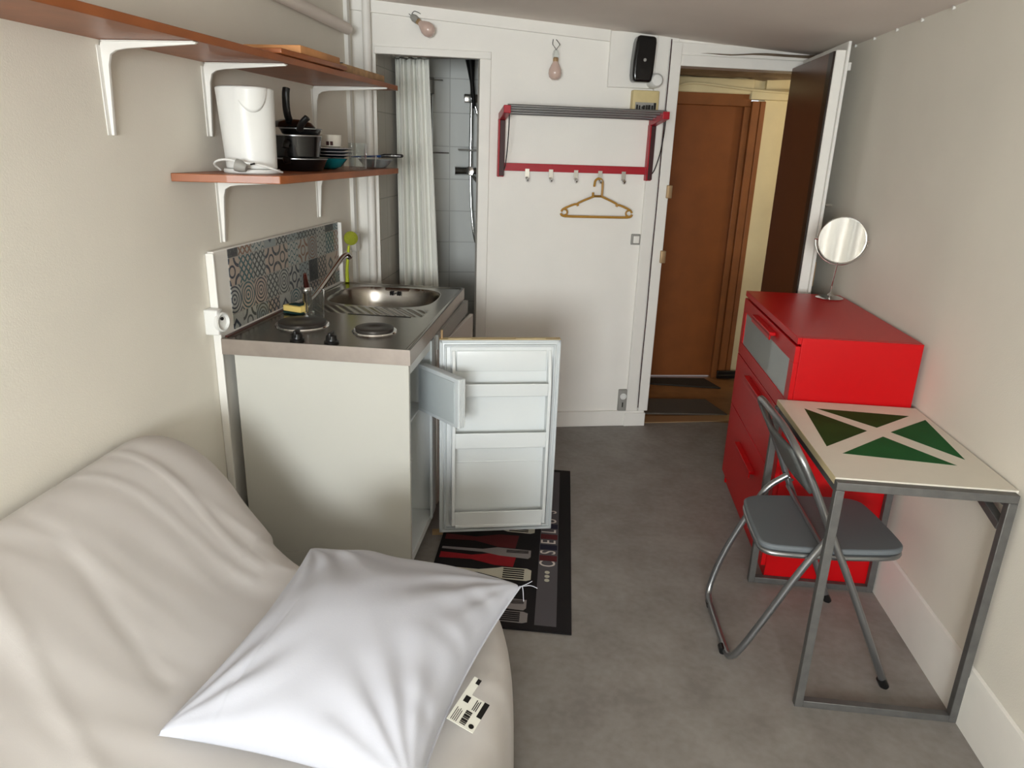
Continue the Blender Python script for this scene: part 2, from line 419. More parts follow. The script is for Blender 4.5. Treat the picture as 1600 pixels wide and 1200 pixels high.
# cornice band under ceiling
mb=MB()
for k in range(1):
    pts=[]
    for u in (-1.70,-0.372):
        p=BW(u); zc=ceil_z(p.x,p.y); pts.append((u,zc))
    (u0,z0),(u1,z1)=pts
    mb.poly([BW(u0,0,z0-0.055),BW(u1,0,z1-0.055),BW(u1,0,z1+0.02),BW(u0,0,z0+0.02)],(BS*0.014,-BC*0.014,0))
struct(obj('trim_2',mb,m_trim,bevel=0.003))
# pilaster / door casing strips
mb=MB(); bwbox(mb,-0.118,-0.049,0.098,2.2,0,0.018); bwbox(mb,-0.041,0.018,0.098,2.16,-0.10,0.022); bwbox(mb,-0.118,0.0,2.12,2.19,0,0.012); struct(obj('trim_3',mb,m_trim,bevel=0.004))
mb=MB(); bwbox(mb,0.018,0.762,2.045,2.10,-0.10,0.02); bwbox(mb,0.018,0.74,2.10,2.16,-0.02,0.010); struct(obj('trim_4',mb,m_trim,bevel=0.004))
mb=MB(); bwbox(mb,-0.99,0.0,0,0.098,0,0.016); bwbox(mb,-0.125,0.006,0,0.085,0,0.024); struct(obj('baseboard_back',mb,m_trim,bevel=0.003))
# door jamb right
mb=MB(); bwbox(mb,0.765,0.80,0,2.1,-0.10,0.02); struct(obj('trim_5',mb,m_trim,bevel=0.003))
# threshold strip
mb=MB(); bwbox(mb,0.0,0.70,0.0,0.006,-0.125,-0.02); struct(obj('trim_6',mb,m_brass))

for i,y in enumerate((3.88,3.64,3.39,3.15,2.90,2.65)):
    mb=MB(); mb.lathe([(0.0,0.0),(0.007,0.001),(0.007,0.006),(0.003,0.012),(0,0.012)],(XR-0.013,y,ceil_z(XR,y)-0.008),n=10,axis=(1,0,0))
    tag(obj('wall_clip',mb,m_trimlt),'tiny white clip, one of a row along the top edge of the right wall','wall clip','white clips along the right ceiling edge')
# shower cubicle
mb=MB(); mb.box((-1.24,3.86,0),(-1.125,5.0,2.3)); struct(obj('wall_shower_left',mb,m_tiles))
SA=math.radians(16); SM=Matrix.Translation((-0.9,4.72,0))@Matrix.Rotation(SA,4,'Z')
mb=MB(); mb.box((-0.45,0,0),(0.45,0.1,2.3),SM)
_bm=mb; o=struct(obj('wall_shower_back',mb,m_tileb))
mb=MB(); mb.box((-0.56,4.12,0),(-0.48,5.0,2.3)); struct(obj('wall_shower_right',mb,m_tiles))
mb=MB(); mb.box((-1.24,3.8,2.27),(-0.4,5.1,2.33)); struct(obj('ceiling_shower',mb,m_ceil))
mb=MB(); mb.box((-1.24,4.0,-0.08),(-0.4,5.1,0.0)); struct(obj('floor_shower',mb,m_tileb))

# landing beyond the door
HA=math.radians(12); HM=Matrix.Translation((0.525,5.195,0))@Matrix.Rotation(HA,4,'Z')   # local x along brown door wall, y away
mb=MB(); mb.box((0.1,4.33,-0.1),(2.6,6.2,0.0)); mb.box((0.30,4.0,-0.11),(1.35,4.34,-0.101)); struct(obj('floor_landing',mb,m_hallf))
mb=MB(); mb.box((-0.6,0.02,0),(-0.06,0.12,2.3),HM); mb.box((-0.06,0.05,2.03),(0.64,0.12,2.3),HM); mb.box((0.62,0.02,0),(1.9,0.12,2.3),HM)
struct(obj('wall_landing_back',mb,m_yel))
mb=MB(); mb.box((2.2,4.3,0),(2.3,6.0,2.4)); struct(obj('wall_landing_right',mb,m_yel))
mb=MB(); mb.box((0.14,4.28,0),(0.24,5.4,2.4)); struct(obj('wall_landing_left',mb,m_yel))
mb=MB(); mb.box((1.60,4.60,0),(2.3,4.68,2.4)); struct(obj('wall_landing_front',mb,m_yel))
def hallceil(u,v):
    x=0.1+2.3*u; y=4.22+1.7*v
    n=noise.noise(Vector((x*5,y*5,0)))*0.02
    return Vector((x,y,2.115-0.03*(v)+n))
mb=MB(); mb.grid(40,30,hallceil); struct(obj('ceiling_landing',mb,m_peel,recalc=False))
# cream beam of plaster over brown door with cable
mb=MB(); mb.box((-0.06,-0.02,1.995),(0.52,0.06,2.09),HM,0.01); mb.box((0.50,-0.03,1.965),(0.95,0.06,2.03),HM,0.006); struct(obj('trim_7',mb,m_yel))
pts=[HM@Vector((x,-0.05,z)) for x,z in ((-0.05,2.00),(0.02,2.045),(0.12,2.05),(0.3,2.035),(0.5,2.02),(0.8,2.01),(1.2,2.01))]
tag(obj('cable',MB().tube(smooth_path(pts),0.008,8),m_yel),'painted cable sagging above the brown landing door','cable')
# brown door with frame
dr=sthing('door_2',tuple(HM@Vector((0.2,0.03,0))))
mb=MB(); mb.box((-0.03,0.03,0.01),(0.50,0.06,1.92),HM); obj('door_panel',mb,m_brdoor,dr,bevel=0.003)
mb=MB(); mb.box((-0.06,0.0,1.92),(0.52,0.06,2.0),HM); mb.box((0.475,0.0,0.0),(0.52,0.055,1.92),HM); mb.box((0.52,-0.02,0.0),(0.575,0.05,1.955),HM)
mb.box((0.575,-0.026,0.0),(0.612,0.05,1.955),HM); mb.box((-0.08,-0.01,0.0),(-0.03,0.06,1.92),HM); obj('door_frame',mb,m_brfr,dr,bevel=0.004)
mb=MB(); mb.box((0.50,-0.06,0.01),(0.66,-0.036,0.07),HM); mb.box((0.50,-0.065,0.035),(0.66,-0.058,0.041),HM); tag(obj('floor_vent',mb,m_black,bevel=0.003),'small black plastic vent at the foot of the brown door frame','vent')
mb=MB(); mb.poly([(0.36,5.02,0.001),(1.02,5.02,0.001),(0.93,5.23,0.001),(0.36,5.13,0.001)],(0,0,0.012)); tag(obj('doormat',mb,m_dmat,bevel=0.004),'dark brown doormat against the brown landing door','doormat')
mb=MB(); mb.poly([(0.36,4.37,0.001),(0.97,4.46,0.001),(0.87,4.74,0.001),(0.37,4.66,0.001)],(0,0,0.012)); tag(obj('doormat',mb,m_gmat,bevel=0.004),'grey doormat lying just outside the room threshold','doormat')

# ------------------------------------------------------------------ room door leaf (open, dark brown outside face)
lf=sthing('door_1',(1.066,3.99,0))
mb=MB(); mb.box((1.045,3.62,0.012),(1.088,4.335,2.065)); mb.mi=0; obj('door_leaf',mb,m_trim,lf,bevel=0.003)
mb=MB(); mb.box((1.038,3.685,0.012),(1.046,4.342,2.06)); mb.mi=1; mb.box((1.036,3.625,0.012),(1.0465,3.69,2.06)); obj('outer_panel',mb,[m_leafb,m_leafd],lf,bevel=0.002)
mb=MB(); mb.box((1.088,3.605,0.012),(1.102,4.33,2.10)); obj('door_lip',mb,m_trimlt,lf,bevel=0.003)
mb=MB(); mb.box((1.102,3.66,1.985),(1.132,3.70,2.02)); obj('bolt',mb,m_trim,lf,bevel=0.003)
mb=MB(); mb.box((1.102,3.66,1.28),(1.116,3.70,1.46)); mb.box((1.102,3.655,1.0),(1.122,3.70,1.12)); obj('lock_plate',mb,m_brass,lf,bevel=0.003)
mb=MB(); mb.tube([(1.116,3.68,1.39),(1.150,3.68,1.39),(1.158,3.70,1.39)],0.007,8); obj('key',mb,m_chrome,lf)

# strike plates on casing
for z,lab in ((1.40,'upper'),(1.04,'lower')):
    mb=MB(); mb.box((0.002,0.020,z-0.035),(0.032,0.042,z+0.035),BM,0.004)
    tag(obj('strike_plate',mb,m_brass),'small brass-brown latch block on the left door casing, %s of two'%lab,'latch')
tag(obj('cable',MB().tube([BW(-0.045,0.02,2.17)]+[BW(-0.045+0.001*math.sin(i),0.021,2.12-0.1*i) for i in range(21)],0.003,6),m_maroon),'thin dark cable running down the left door casing','cable')

# ------------------------------------------------------------------ things on the end wall
# white panel + meter + sensor + breaker
mb=MB(); mb.box((-0.372,0,1.925),(-0.118,0.02,2.195),BM); pn=tag(obj('wall_panel',mb,m_trim,bevel=0.004),'white board panel fixed high on the wall behind the black meter','panel')
mt=thing('electric_meter','black rounded electric meter mounted high near the doorway','meter',tuple(BW(-0.205,0.02,1.95)))
pts=[(-0.262,1.985),(-0.256,1.95),(-0.158,1.95),(-0.152,1.99),(-0.148,2.06),(-0.146,2.14),(-0.15,2.168),(-0.245,2.172),(-0.254,2.14),(-0.262,2.05)]
mb=MB(); mb.poly([BM@Vector((u,0.02,z)) for u,z in pts],(BS*0.075,-BC*0.075,0)); obj('meter_case',mb,m_blackm,mt,bevel=0.014,seg=4)
mb=MB(); mb.lathe([(0.008,0),(0.008,0.003),(0,0.003)],BW(-0.205,0.0955,2.055),axis=(BS,-BC,0)); obj('meter_dial',mb,m_greyp,mt)
mb=MB(); mb.lathe([(0.0,0.075),(0.026,0.073),(0.036,0.06),(0.038,0.0)],BW(-0.128,0.02,1.962),axis=(BS,-BC,0)); tag(obj('door_chime',mb,m_plast),'round white plastic knob cover at the lower corner of the black meter','cover')
bk=thing('breaker_box','yellowed plastic breaker box with grey switch strip, above the coat rack','breaker box',tuple(BW(-0.165,0,1.74)))
mb=MB(); mb.box((-0.238,0,1.778),(-0.092,0.045,1.915),BM,0.006); obj('box_body',mb,m_yelbox,bk)
mb=MB(); mb.box((-0.222,0.045,1.80),(-0.108,0.05,1.855),BM); mb.mi=1
for u,w_,h in ((-0.214,0.008,0.026),(-0.200,0.006,0.02),(-0.186,0.004,0.012),(-0.176,0.010,0.022),(-0.161,0.010,0.026),(-0.147,0.010,0.028),(-0.131,0.008,0.024),(-0.117,0.010,0.05)):
    mb.box((u-w_/2,0.048,1.829-h/2),(u+w_/2,0.058,1.829+h/2),BM)
obj('switch_strip',mb,[m_greyp,m_black],bk)
# light switch, socket
sw=thing('light_switch','small square grey light switch on the wall below the wooden hanger','switch',tuple(BW(-0.137,0,1.105)))
mb=MB(); mb.box((-0.172,0,1.103),(-0.118,0.012,1.163),BM,0.004); obj('plate',mb,m_greyp,sw)
mb=MB(); mb.box((-0.160,0.012,1.113),(-0.126,0.018,1.153),BM,0.003); obj('rocker',mb,m_trim,sw)
so=thing('wall_socket','tall grey double wall socket just above the baseboard by the doorway','socket',tuple(BW(-0.145,0,0.1)))
mb=MB(); mb.box((-0.170,0,0.100),(-0.118,0.022,0.235),BM,0.004); obj('plate',mb,m_greyp,so)
mb=MB(); mb.lathe([(0.018,0),(0.020,0.006),(0.014,0.006),(0.012,0.001),(0,0.001)],BW(-0.144,0.022,0.195),axis=(BS,-BC,0)); obj('outlet',mb,m_plast,so)
mb=MB(); mb.box((-0.147,0.022,0.125),(-0.141,0.025,0.155),BM); obj('slot',mb,m_dark,so)

# coat rack
rk=thing('coat_rack','red wall coat rack with tubular hat shelf and row of metal hooks','coat rack',tuple(BW(-0.5,0,1.46)))
UL,UR=-0.925,-0.105
for u in (UL,UR):
    mb=MB(); mb.box((u-0.022,0,1.455),(u-0.014,0.045,1.745),BM); mb.box((u-0.014,0.0,1.455),(u+0.014,0.02,1.745),BM); 
    mb.mi=1; mb.box((u-0.014,0.02,1.46),(u+0.014,0.035,1.74),BM)
    obj('side_bracket',mb,[m_redd,m_maroon],rk,bevel=0.002)
    mb=MB(); mb.poly([BM@Vector((u-0.020,0.0,z)) for z in (1.735,1.775)]+[BM@Vector((u-0.020,0.225,z)) for z in (1.805,1.768)],(BC*0.036,BS*0.036,0)); obj('shelf_arm',mb,m_redd,rk,bevel=0.003)
    pts=[BM@Vector((u+0.016,o,z)) for o,z in ((0.17,1.775),(0.165,1.70),(0.13,1.60),(0.07,1.52),(0.03,1.495))]
    obj('brace_cord',MB().tube(smooth_path(pts),0.003,6),m_black,rk)
mb=MB(); mb.box((UL+0.01,0.005,1.487),(UR-0.01,0.024,1.527),BM); obj('hook_rail',mb,m_redd,rk,bevel=0.002)
for i,o in enumerate((0.06,0.115,0.17,0.215)):
    z=1.755+0.04*o/0.225+0.01
    obj('shelf_tube',MB().tube([BW(UL,o,z),BW(UR,o,z)],0.009 if i<3 else 0.0075,12),m_tube,rk)
for u in (-0.785,-0.655,-0.517,-0.382,-0.250):
    mb=MB(); mb.box((u-0.0115,0.0245,1.452),(u+0.0115,0.0285,1.50),BM)
    mb.tube(smooth_path([BW(u,0.027,1.458),BW(u,0.030,1.442),BW(u,0.048,1.438),BW(u,0.058,1.450)]),0.0075,10)
    obj('hook',mb,m_chrome,rk)
# clothes hanger
hp=lambda u,z:BW(u,0.044,z-0.008)
u0=-0.385
mb=MB()
hook=arc(hp(u0-0.006,1.446),0.022,PI*1.0,0,12,u=(BC,BS,0))
mb.tube(smooth_path([hp(u0-0.030,1.425)]+hook+[hp(u0+0.017,1.40),hp(u0+0.016,1.375)],1),0.0062,8)
mb.tube(smooth_path([hp(u0-0.034,1.375),hp(u0-0.034,1.395)],0),0.0062,8)
for s in (-1,1):
    cx=u0-0.006
    mb.tube([hp(cx-0.02*1,1.375),hp(cx+0.02,1.375)],0.006,8)
    mb.tube(smooth_path([hp(cx+s*0.02,1.375),hp(cx+s*0.10,1.342),hp(cx+s*0.115,1.330),hp(cx+s*0.13,1.330),hp(cx+s*0.19,1.305),hp(cx+s*0.20,1.290)],1),0.006,8)
    mb.tube(smooth_path([hp(cx+s*0.202,1.280),hp(cx+s*0.195,1.268),hp(cx+s*0.17,1.264),hp(cx,1.264)],1),0.0068,8)
    mb.tube(arc(hp(cx+s*0.182,1.286),0.016,PI/2,PI/2+PI*s,10,u=(BC,BS,0)),0.005,8)
    mb.tube([hp(cx+s*0.115,1.336),hp(cx+s*0.108,1.322)],0.007,8)
tag(obj('clothes_hanger',mb,m_hang),'mustard plastic clothes hanger hanging from the fourth hook of the red rack','hanger')
# bulbs
def bulb(u,z,tilt,label,hang):
    t=thing('light_bulb',label,'light bulb',tuple(BW(u,0.04,z-0.06)))
    ax=Vector((BC*tilt[0]+BS*tilt[1], BS*tilt[0]-BC*tilt[1], tilt[2])).normalized()
    c=BW(u,0.05,z)
    mb=MB(); mb.lathe([(0,-0.042),(0.016,-0.040),(0.029,-0.029),(0.034,-0.010),(0.032,0.008),(0.022,0.028),(0.014,0.042),(0.013,0.048)],c,axis=ax); obj('glass_bulb',mb,m_bulb,t)
    mb=MB(); mb.lathe([(0.014,0.046),(0.014,0.060),(0.010,0.066)],c,axis=ax); obj('bulb_cap',mb,m_brass,t)
    e=c+ax*0.064
    mb=MB(); mb.lathe([(0.016,0.060),(0.018,0.082),(0.011,0.100),(0.006,0.102)],c,axis=ax); obj('bulb_socket',mb,m_glass if hang else m_greyp,t)
    p0=c+ax*0.10; 
    for k in range(2):
        pts=[p0, p0+ax*0.01+Vector((0.012*(1-2*k),0,0.008)), p0+Vector((0.02*(1-2*k),0.0,0.025)), BW(u+0.008*(1-2*k),0.0,z+(0.155 if hang else 0.05))]
        obj('wire',MB().tube(smooth_path(pts),0.0016,6),m_dark,t)
    return t
bulb(-0.663,1.985,(0.0,0.02,1.0),'bare bulb hanging from a clear socket in the middle of the wall',True)
bulb(-1.318,2.150,(-0.45,-0.2,0.35),'bare pinkish bulb on loose wires above the shower opening',False)

# ------------------------------------------------------------------ pipes, conduit on left / corner
tag(obj('water_pipe',MB().tube([BW(-1.615,0.03,0.0),BW(-1.612,0.03,2.27)],0.021,14),m_trim),'thick white painted vertical pipe in the corner beside the shower opening','pipe')
tag(obj('water_pipe',MB().tube([LW(2.5,0.03,2.135),LW(3.66,0.03,2.118)],0.026,14),m_ceil),'grey painted pipe running along the left wall above the top shelf','pipe')
cn=thing('cable_conduit','narrow white cable conduit running up the left wall corner','conduit',tuple(LW(3.70,0,0)))
mb=MB(); mb.box((3.69,0,0.0),(3.725,0.02,2.27),LM); obj('channel',mb,m_trimlt,cn,bevel=0.002)
mb=MB(); mb.box((3.675,0,1.06),(3.735,0.03,1.15),LM); obj('junction_box',mb,m_trimlt,cn,bevel=0.004)

# ------------------------------------------------------------------ shower things
def curt(u,v):
    z=2.04-1.95*v; ph=u*6.2*2*PI
    amp=0.018+0.010*v
    x=-1.10+0.185*u+(0.085*v)*u; f=1-0.75*max(0,(u-0.45)/0.55); y=4.12+amp*1.3*f*math.sin(ph*0.62+0.5*math.sin(3*v))+0.006*math.sin(2.3*ph)*f
    return Vector((x,y,z))
mb=MB(); mb.grid(120,40,curt)
o=obj('shower_curtain',mb,m_curt,recalc=False); sm=o.modifiers.new('t','SOLIDIFY'); sm.thickness=0.002
tag(o,'white pleated shower curtain drawn to the left of the shower opening','shower curtain')
tag(obj('curtain_rod',MB().tube([(-1.125,4.12,2.055),(-0.56,4.12,2.055)],0.010,10),m_chrome),'thin rod carrying the white shower curtain','curtain rod')
sh=thing('shower_mixer','chrome shower riser rail with hose, handset and mixer on the tiled wall','shower',(-0.77,4.66,1.0))
def SP(x,off,z): return SM@Vector((x-0.022,-off,z))
mb=MB(); mb.tube([SP(0.135,0.05,1.43),SP(0.14,0.05,2.2)],0.012,12); obj('riser_rail',mb,m_chrome,sh)
mb=MB(); mb.tube([SP(0.035,0.05,1.455),SP(0.075,0.05,1.455),SP(0.215,0.05,1.455)],[0.029,0.026,0.026],14); mb.tube([SP(0.135,0.0,1.455),SP(0.135,0.05,1.455)],0.02,12); mb.lathe([(0.03,0),(0.026,0.03),(0,0.034)],SP(0.135,0.055,1.455),axis=(0,-1,0.1)); mb.tube([SP(0.14,0.07,1.44),SP(0.18,0.1,1.385)],0.010,8); obj('mixer_body',mb,m_chrome,sh)
mb=MB(); mb.box((0.065,-0.09,1.86),(0.165,-0.03,1.91),SM,0.006); obj('slider',mb,m_chrome,sh)
mb=MB(); mb.tube([SP(0.15,0.09,1.83),SP(0.13,0.12,1.98),SP(0.115,0.14,2.10)],[0.012,0.014,0.03],12); obj('handset',mb,m_black,sh)
mb=MB(); mb.lathe([(0.0,0),(0.075,0.002),(0.08,0.012),(0.07,0.012),(0,0.006)],SP(0.13,0.09,1.575)); obj('soap_tray',mb,m_greyp,sh)
pts=[SP(0.135,0.06,1.43),SP(0.14,0.07,1.25),SP(0.155,0.08,1.08),SP(0.175,0.08,0.99),SP(0.19,0.08,1.05),SP(0.20,0.09,1.4),SP(0.20,0.10,1.7),SP(0.155,0.10,1.84)]
obj('hose',MB().tube(smooth_path(pts,3),0.0075,10),m_chrome,sh)
rkk=thing('shower_caddy','thin wire corner caddy with small tray on the tiled shower wall','caddy',tuple(SP(-0.14,0.02,1.5)))
mb=MB()
for z in (1.99,1.90):
    mb.tube([SP(-0.24,0.01,z),SP(-0.10,0.01,z),SP(-0.10,0.11,z),SP(-0.24,0.11,z),SP(-0.24,0.01,z)],0.003,6)
for x,o_ in ((-0.24,0.11),(-0.10,0.11),(-0.10,0.01),(-0.24,0.01)): mb.tube([SP(x,o_,1.90),SP(x,o_,1.99)],0.002,6)
obj('wire_basket',mb,m_tube,rkk)
mb=MB(); mb.tube([SP(-0.105,0.03,1.55),SP(-0.105,0.03,1.90)],0.005,8); mb.tube([SP(-0.24,0.03,1.56),SP(0.0,0.03,1.56)],0.004,8); mb.tube([SP(-0.10,0.03,1.985),SP(-0.04,0.03,1.985)],0.004,8); obj('rail',mb,m_chrome,rkk)

# ------------------------------------------------------------------ shelves
us=[(-1.340,0.95),(-1.115,0.95),(-1.062,1.46),(-0.913,3.46),(-1.247,3.46)]
mb=MB(); mb.poly([(x,y,1.835) for x,y in us],(0,0,0.022)); tag(obj('wall_shelf',mb,m_wood_o,bevel=0.002),'long orange-brown wooden shelf, the higher of the two on the left wall','shelf')
ls=[(-1.290,2.16),(-1.26,2.165),(-1.0,2.225),(-0.972,2.235),(-0.962,2.27),(-0.915,3.45),(-1.245,3.45)]
mb=MB(); mb.poly([(x,y,1.470) for x,y in ls],(0,0,0.025)); tag(obj('wall_shelf',mb,m_wood_o,bevel=0.002),'short orange-brown wooden shelf holding the pans and dishes','shelf')
def bracket(y, ztop, arm, leg, label, skew=0.0):
    mb=MB(); n=8
    def P2(o,z): return LW(y,o,z)
    # tapered L profile with rounded corner, in plane perpendicular to wall
    prof=[(0.014,ztop),(0.005,ztop-0.004),(0.002,ztop-0.014),(0.002,ztop-leg),(0.010,ztop-leg)]
    prof+=[(0.020,ztop-0.06),(0.028,ztop-0.034),(0.045,ztop-0.024),(0.075,ztop-0.019),(arm,ztop-0.006),(arm,ztop)]
    mb.poly([P2(o,z) for o,z in prof],(0,0.010,0)) 
    mb.box((y-0.012,0.0,ztop-leg),(y+0.022,0.003,ztop-0.012),LM); mb.box((y-0.008,0.012,ztop-0.003),(y+0.018,arm,ztop),LM)
    tag(obj('shelf_bracket',mb,m_trimlt,bevel=0.0012),label,'shelf bracket','white metal shelf brackets on the left wall')
bracket(1.915,1.834,0.27,0.235,'white metal bracket under the top shelf, nearest the sofa')
bracket(2.405,1.834,0.285,0.228,'white metal bracket under the top shelf, above the kettle')
bracket(3.275,1.834,0.34,0.19,'white metal bracket under the top shelf, farthest one near the pipes')
bracket(2.425,1.469,0.25,0.215,'white metal bracket under the lower shelf, below the kettle')
bracket(3.275,1.469,0.25,0.20,'white metal bracket under the lower shelf, behind the tap')

# stuff on top shelf
ZT=1.858
mb=MB(); mb.box((-0.11,-0.27,0),(0.115,0.24,0.016),Matrix.Translation((-1.08,2.62,ZT+0.001))@Matrix.Rotation(-0.08,4,'Z'),0.003)
tag(obj('wooden_board',mb,m_wood_o),'flat reddish wooden board lying on the top shelf, lowest of the pieces','wooden board')
mb=MB(); mb.box((-0.10,-0.20,0),(0.105,0.14,0.026),Matrix.Translation((-1.08,2.70,ZT+0.0185))@Matrix.Rotation(-0.05,4,'Z'),0.003)
tag(obj('wooden_board',mb,m_cut),'pale orange wooden board on top of the stack on the upper shelf','wooden board')
mb=MB(); mb.box((-0.08,-0.24,0),(0.085,0.24,0.030),Matrix.Translation((-1.045,3.13,ZT+0.001))@Matrix.Rotation(-0.05,4,'Z'),0.003)
tag(obj('wooden_plank',mb,m_cut2),'rough weathered plank at the far end of the top shelf','wooden plank')
bt=thing('small_bottle','small bottle with black cap at the far end of the top shelf','bottle',(-1.16,3.40,ZT+0.001))
mb=MB(); mb.lathe([(0.017,0),(0.018,0.004),(0.018,0.05),(0.010,0.062),(0.010,0.07)],(-1.16,3.40,ZT+0.001)); obj('bottle_body',mb,m_mug,bt)
mb=MB(); mb.lathe([(0.012,0.070),(0.012,0.084),(0,0.084)],(-1.16,3.40,ZT+0.001)); obj('bottle_cap',mb,m_black,bt)

# stuff on lower shelf
ZL=1.496
kt=thing('electric_kettle','tall white electric kettle on the lower shelf','kettle',(-1.125,2.37,ZL))
def kring(r1,z,n=40,sp=0.0,dx=0.0):
    return r1,z,sp,dx
def kett(u,v):
    a=2*PI*u; z=0.014+0.247*v; r=0.082+0.010*v
    sp=0.012*max(0,math.cos(a+1.3))**24*(v**2)
    x=r*math.cos(a)+sp*math.cos(a); y=r*0.86*math.sin(a)+sp*math.sin(a)
    return Vector((-1.125-0.006*v+x,2.37+y,ZL+z))
mb=MB(); g=mb.grid(49,16,kett)
mb.face([g[i][15].co for i in range(48)]); mb.face([g[i][0].co for i in range(48)][::-1])
bmesh.ops.remove_doubles(mb.bm,verts=mb.bm.verts,dist=0.0002)
obj('kettle_body',mb,m_plast,kt,bevel=0.004)
mb=MB(); mb.lathe([(0.088,0),(0.090,0.004),(0.088,0.012),(0.080,0.013),(0,0.013)],(-1.125,2.37,ZL)); obj('kettle_base',mb,m_plast,kt)
def ksp(u,v):
    a=-0.95-0.55+0.55*2*u; z=ZL+0.261-0.075*v*math.sin(PI*u)**0.5
    r=0.093+0.014*math.sin(PI*u)*(1-v)
    return Vector((-1.131+r*math.cos(a),2.37+r*0.88*math.sin(a),z))
mb=MB(); mb.grid(20,8,ksp); o=obj('spout',mb,m_plast,kt,recalc=False); sm=o.modifiers.new('s','SOLIDIFY'); sm.thickness=0.003
mb=MB(); mb.lathe([(0,0.267),(0.07,0.265),(0.086,0.261)],(-1.131,2.37,ZL)); obj('kettle_lid',mb,m_plast,kt)
pts=[(-1.20,2.30,ZL+0.008),(-1.205,2.26,ZL+0.03),(-1.16,2.245,ZL+0.045),(-1.10,2.25,ZL+0.035),(-1.05,2.26,ZL+0.03),(-1.01,2.29,ZL+0.015),(-1.005,2.33,ZL+0.006)]
obj('cord',MB().tube(smooth_path(pts),0.0035,8),m_plast,kt)
mb=MB(); mb.lathe([(0.0,0),(0.012,0.002),(0.019,0.02),(0.019,0.036),(0,0.036)],(-1.085,2.25,ZL+0.018),axis=(-0.9,-0.1,0.25)); mb.mi=1; mb.tube([(-1.07,2.245,ZL+0.03),(-1.055,2.24,ZL+0.033)],0.003,6); obj('plug',mb,[m_greyp,m_dark],kt)

def pan(name,label,c,r0,r1,h,handle,mouth=True,parts=None):
    t=thing(name,label,'pan',c)
    mb=MB(); mb.lathe([(r0,0),(r0+0.006,0.004),(r1,h),(r1-0.003,h),(r0,0.005),(0,0.005)],c,n=40); obj('pan_body',mb,m_blackm,t)
    mb=MB(); mb.lathe([(r1-0.002,h-0.001),(r1+0.0015,h),(r1+0.0015,h+0.003),(r1-0.003,h+0.003)],c,n=40); obj('pan_rim',mb,m_tube,t)
    if handle: obj('handle',MB().tube(smooth_path(handle,2),[0.010]+[0.013]*(len(smooth_path(handle,2))-2)+[0.009],12,flat=0.75),m_black,t)
    return t
PX,PY=-1.105,2.70
pan('frying_pan','black frying pan at the bottom of the pan stack','%s'and (PX,PY,ZL),0.088,0.112,0.042,[(PX+0.01,PY-0.105,ZL+0.035),(PX+0.015,PY-0.13,ZL+0.035),(PX+0.018,PY-0.135,ZL+0.05)])
pt=pan('saucepan','black saucepan stacked on the frying pan, beside the kettle',(PX,PY,ZL+0.047),0.080,0.094,0.075,[(PX+0.01,PY-0.10,ZL+0.10),(PX+0.012,PY-0.12,ZL+0.095),(PX+0.012,PY-0.125,ZL+0.08)])
sp=pan('small_saucepan','small black pan with short slanted handle, nested on top of the stack',(PX+0.02,PY+0.005,ZL+0.127),0.062,0.076,0.020,[(PX+0.045,PY-0.07,ZL+0.14),(PX+0.06,PY-0.085,ZL+0.165),(PX+0.085,PY-0.085,ZL+0.187)])
ld=thing('pan_lid','black domed lid with upright handle on top of the pan stack','lid',(PX-0.01,PY,ZL+0.150))
mb=MB(); mb.lathe([(0.082,0),(0.084,0.003),(0.07,0.018),(0.04,0.028),(0,0.031)],(PX-0.01,PY,ZL+0.151)); obj('lid_dome',mb,m_blackm,ld)
hpt=smooth_path([(PX-0.005,PY-0.03,ZL+0.170),(PX-0.005,PY-0.055,ZL+0.20),(PX-0.003,PY-0.06,ZL+0.26),(PX,PY-0.055,ZL+0.285)])
obj('lid_handle',MB().tube(hpt,[0.014]*(len(hpt)-1)+[0.010],12,flat=0.7),m_black,ld)

bw=thing('glass_bowl','turquoise glass bowl under the stack of dark plates','bowl',(-1.08,2.965,ZL))
mb=MB(); mb.lathe([(0.03,0),(0.055,0.012),(0.078,0.042),(0.075,0.042),(0.05,0.014),(0,0.006)],(-1.08,2.965,ZL)); obj('bowl_body',mb,m_teal,bw)
plates=None
for i in range(3):
    c=(-1.075,2.965,ZL+0.046+0.0125*i)
    t=thing('plate',['dark blue plate at the bottom of the stack of three','dark blue plate in the middle of the stack of three','dark blue plate at the top of the stack, under the mug'][i],'plate',c,'dark plates on the lower shelf')
    mb=MB(); mb.lathe([(0.055,0),(0.06,0.001),(0.098,0.010),(0.097,0.011),(0.058,0.004),(0,0.003)],c,n=40); obj('dish',mb,m_plate,t)
    mb=MB(); mb.lathe([(0.0955,0.0095),(0.0995,0.0105),(0.0995,0.0118),(0.0955,0.0115)],c,n=40); obj('rim',mb,m_plrim,t)
mg=thing('mug','white patterned mug on top of the dark plates','mug',(-1.07,2.95,ZL+0.083))
mb=MB(); mb.lathe([(0.038,0.003),(0.046,0.006),(0.050,0.05),(0.047,0.05),(0.043,0.010),(0,0.008)],(-1.07,2.965,ZL+0.083)); mb.mi=1
mb.box((-1.065,2.911,ZL+0.093),(-1.055,2.916,ZL+0.108)); mb.box((-1.050,2.914,ZL+0.093),(-1.040,2.919,ZL+0.108)); obj('mug_body',mb,[m_mug,m_maroon],mg)
mb=MB(); mb.tube(arc((-1.12,2.94,ZL+0.108),0.016,PI/2,PI*1.5,8),0.004,8); obj('handle',mb,m_mug,mg)
jr=thing('glass_jar','tall clear drinking glass at the front of the lower shelf','glass',(-0.975,2.99,ZL))
mb=MB(); mb.lathe([(0.034,0),(0.036,0.002),(0.038,0.105),(0.0355,0.105),(0.033,0.008),(0,0.006)],(-0.985,3.06,ZL)); obj('glass_body',mb,m_glass,jr)
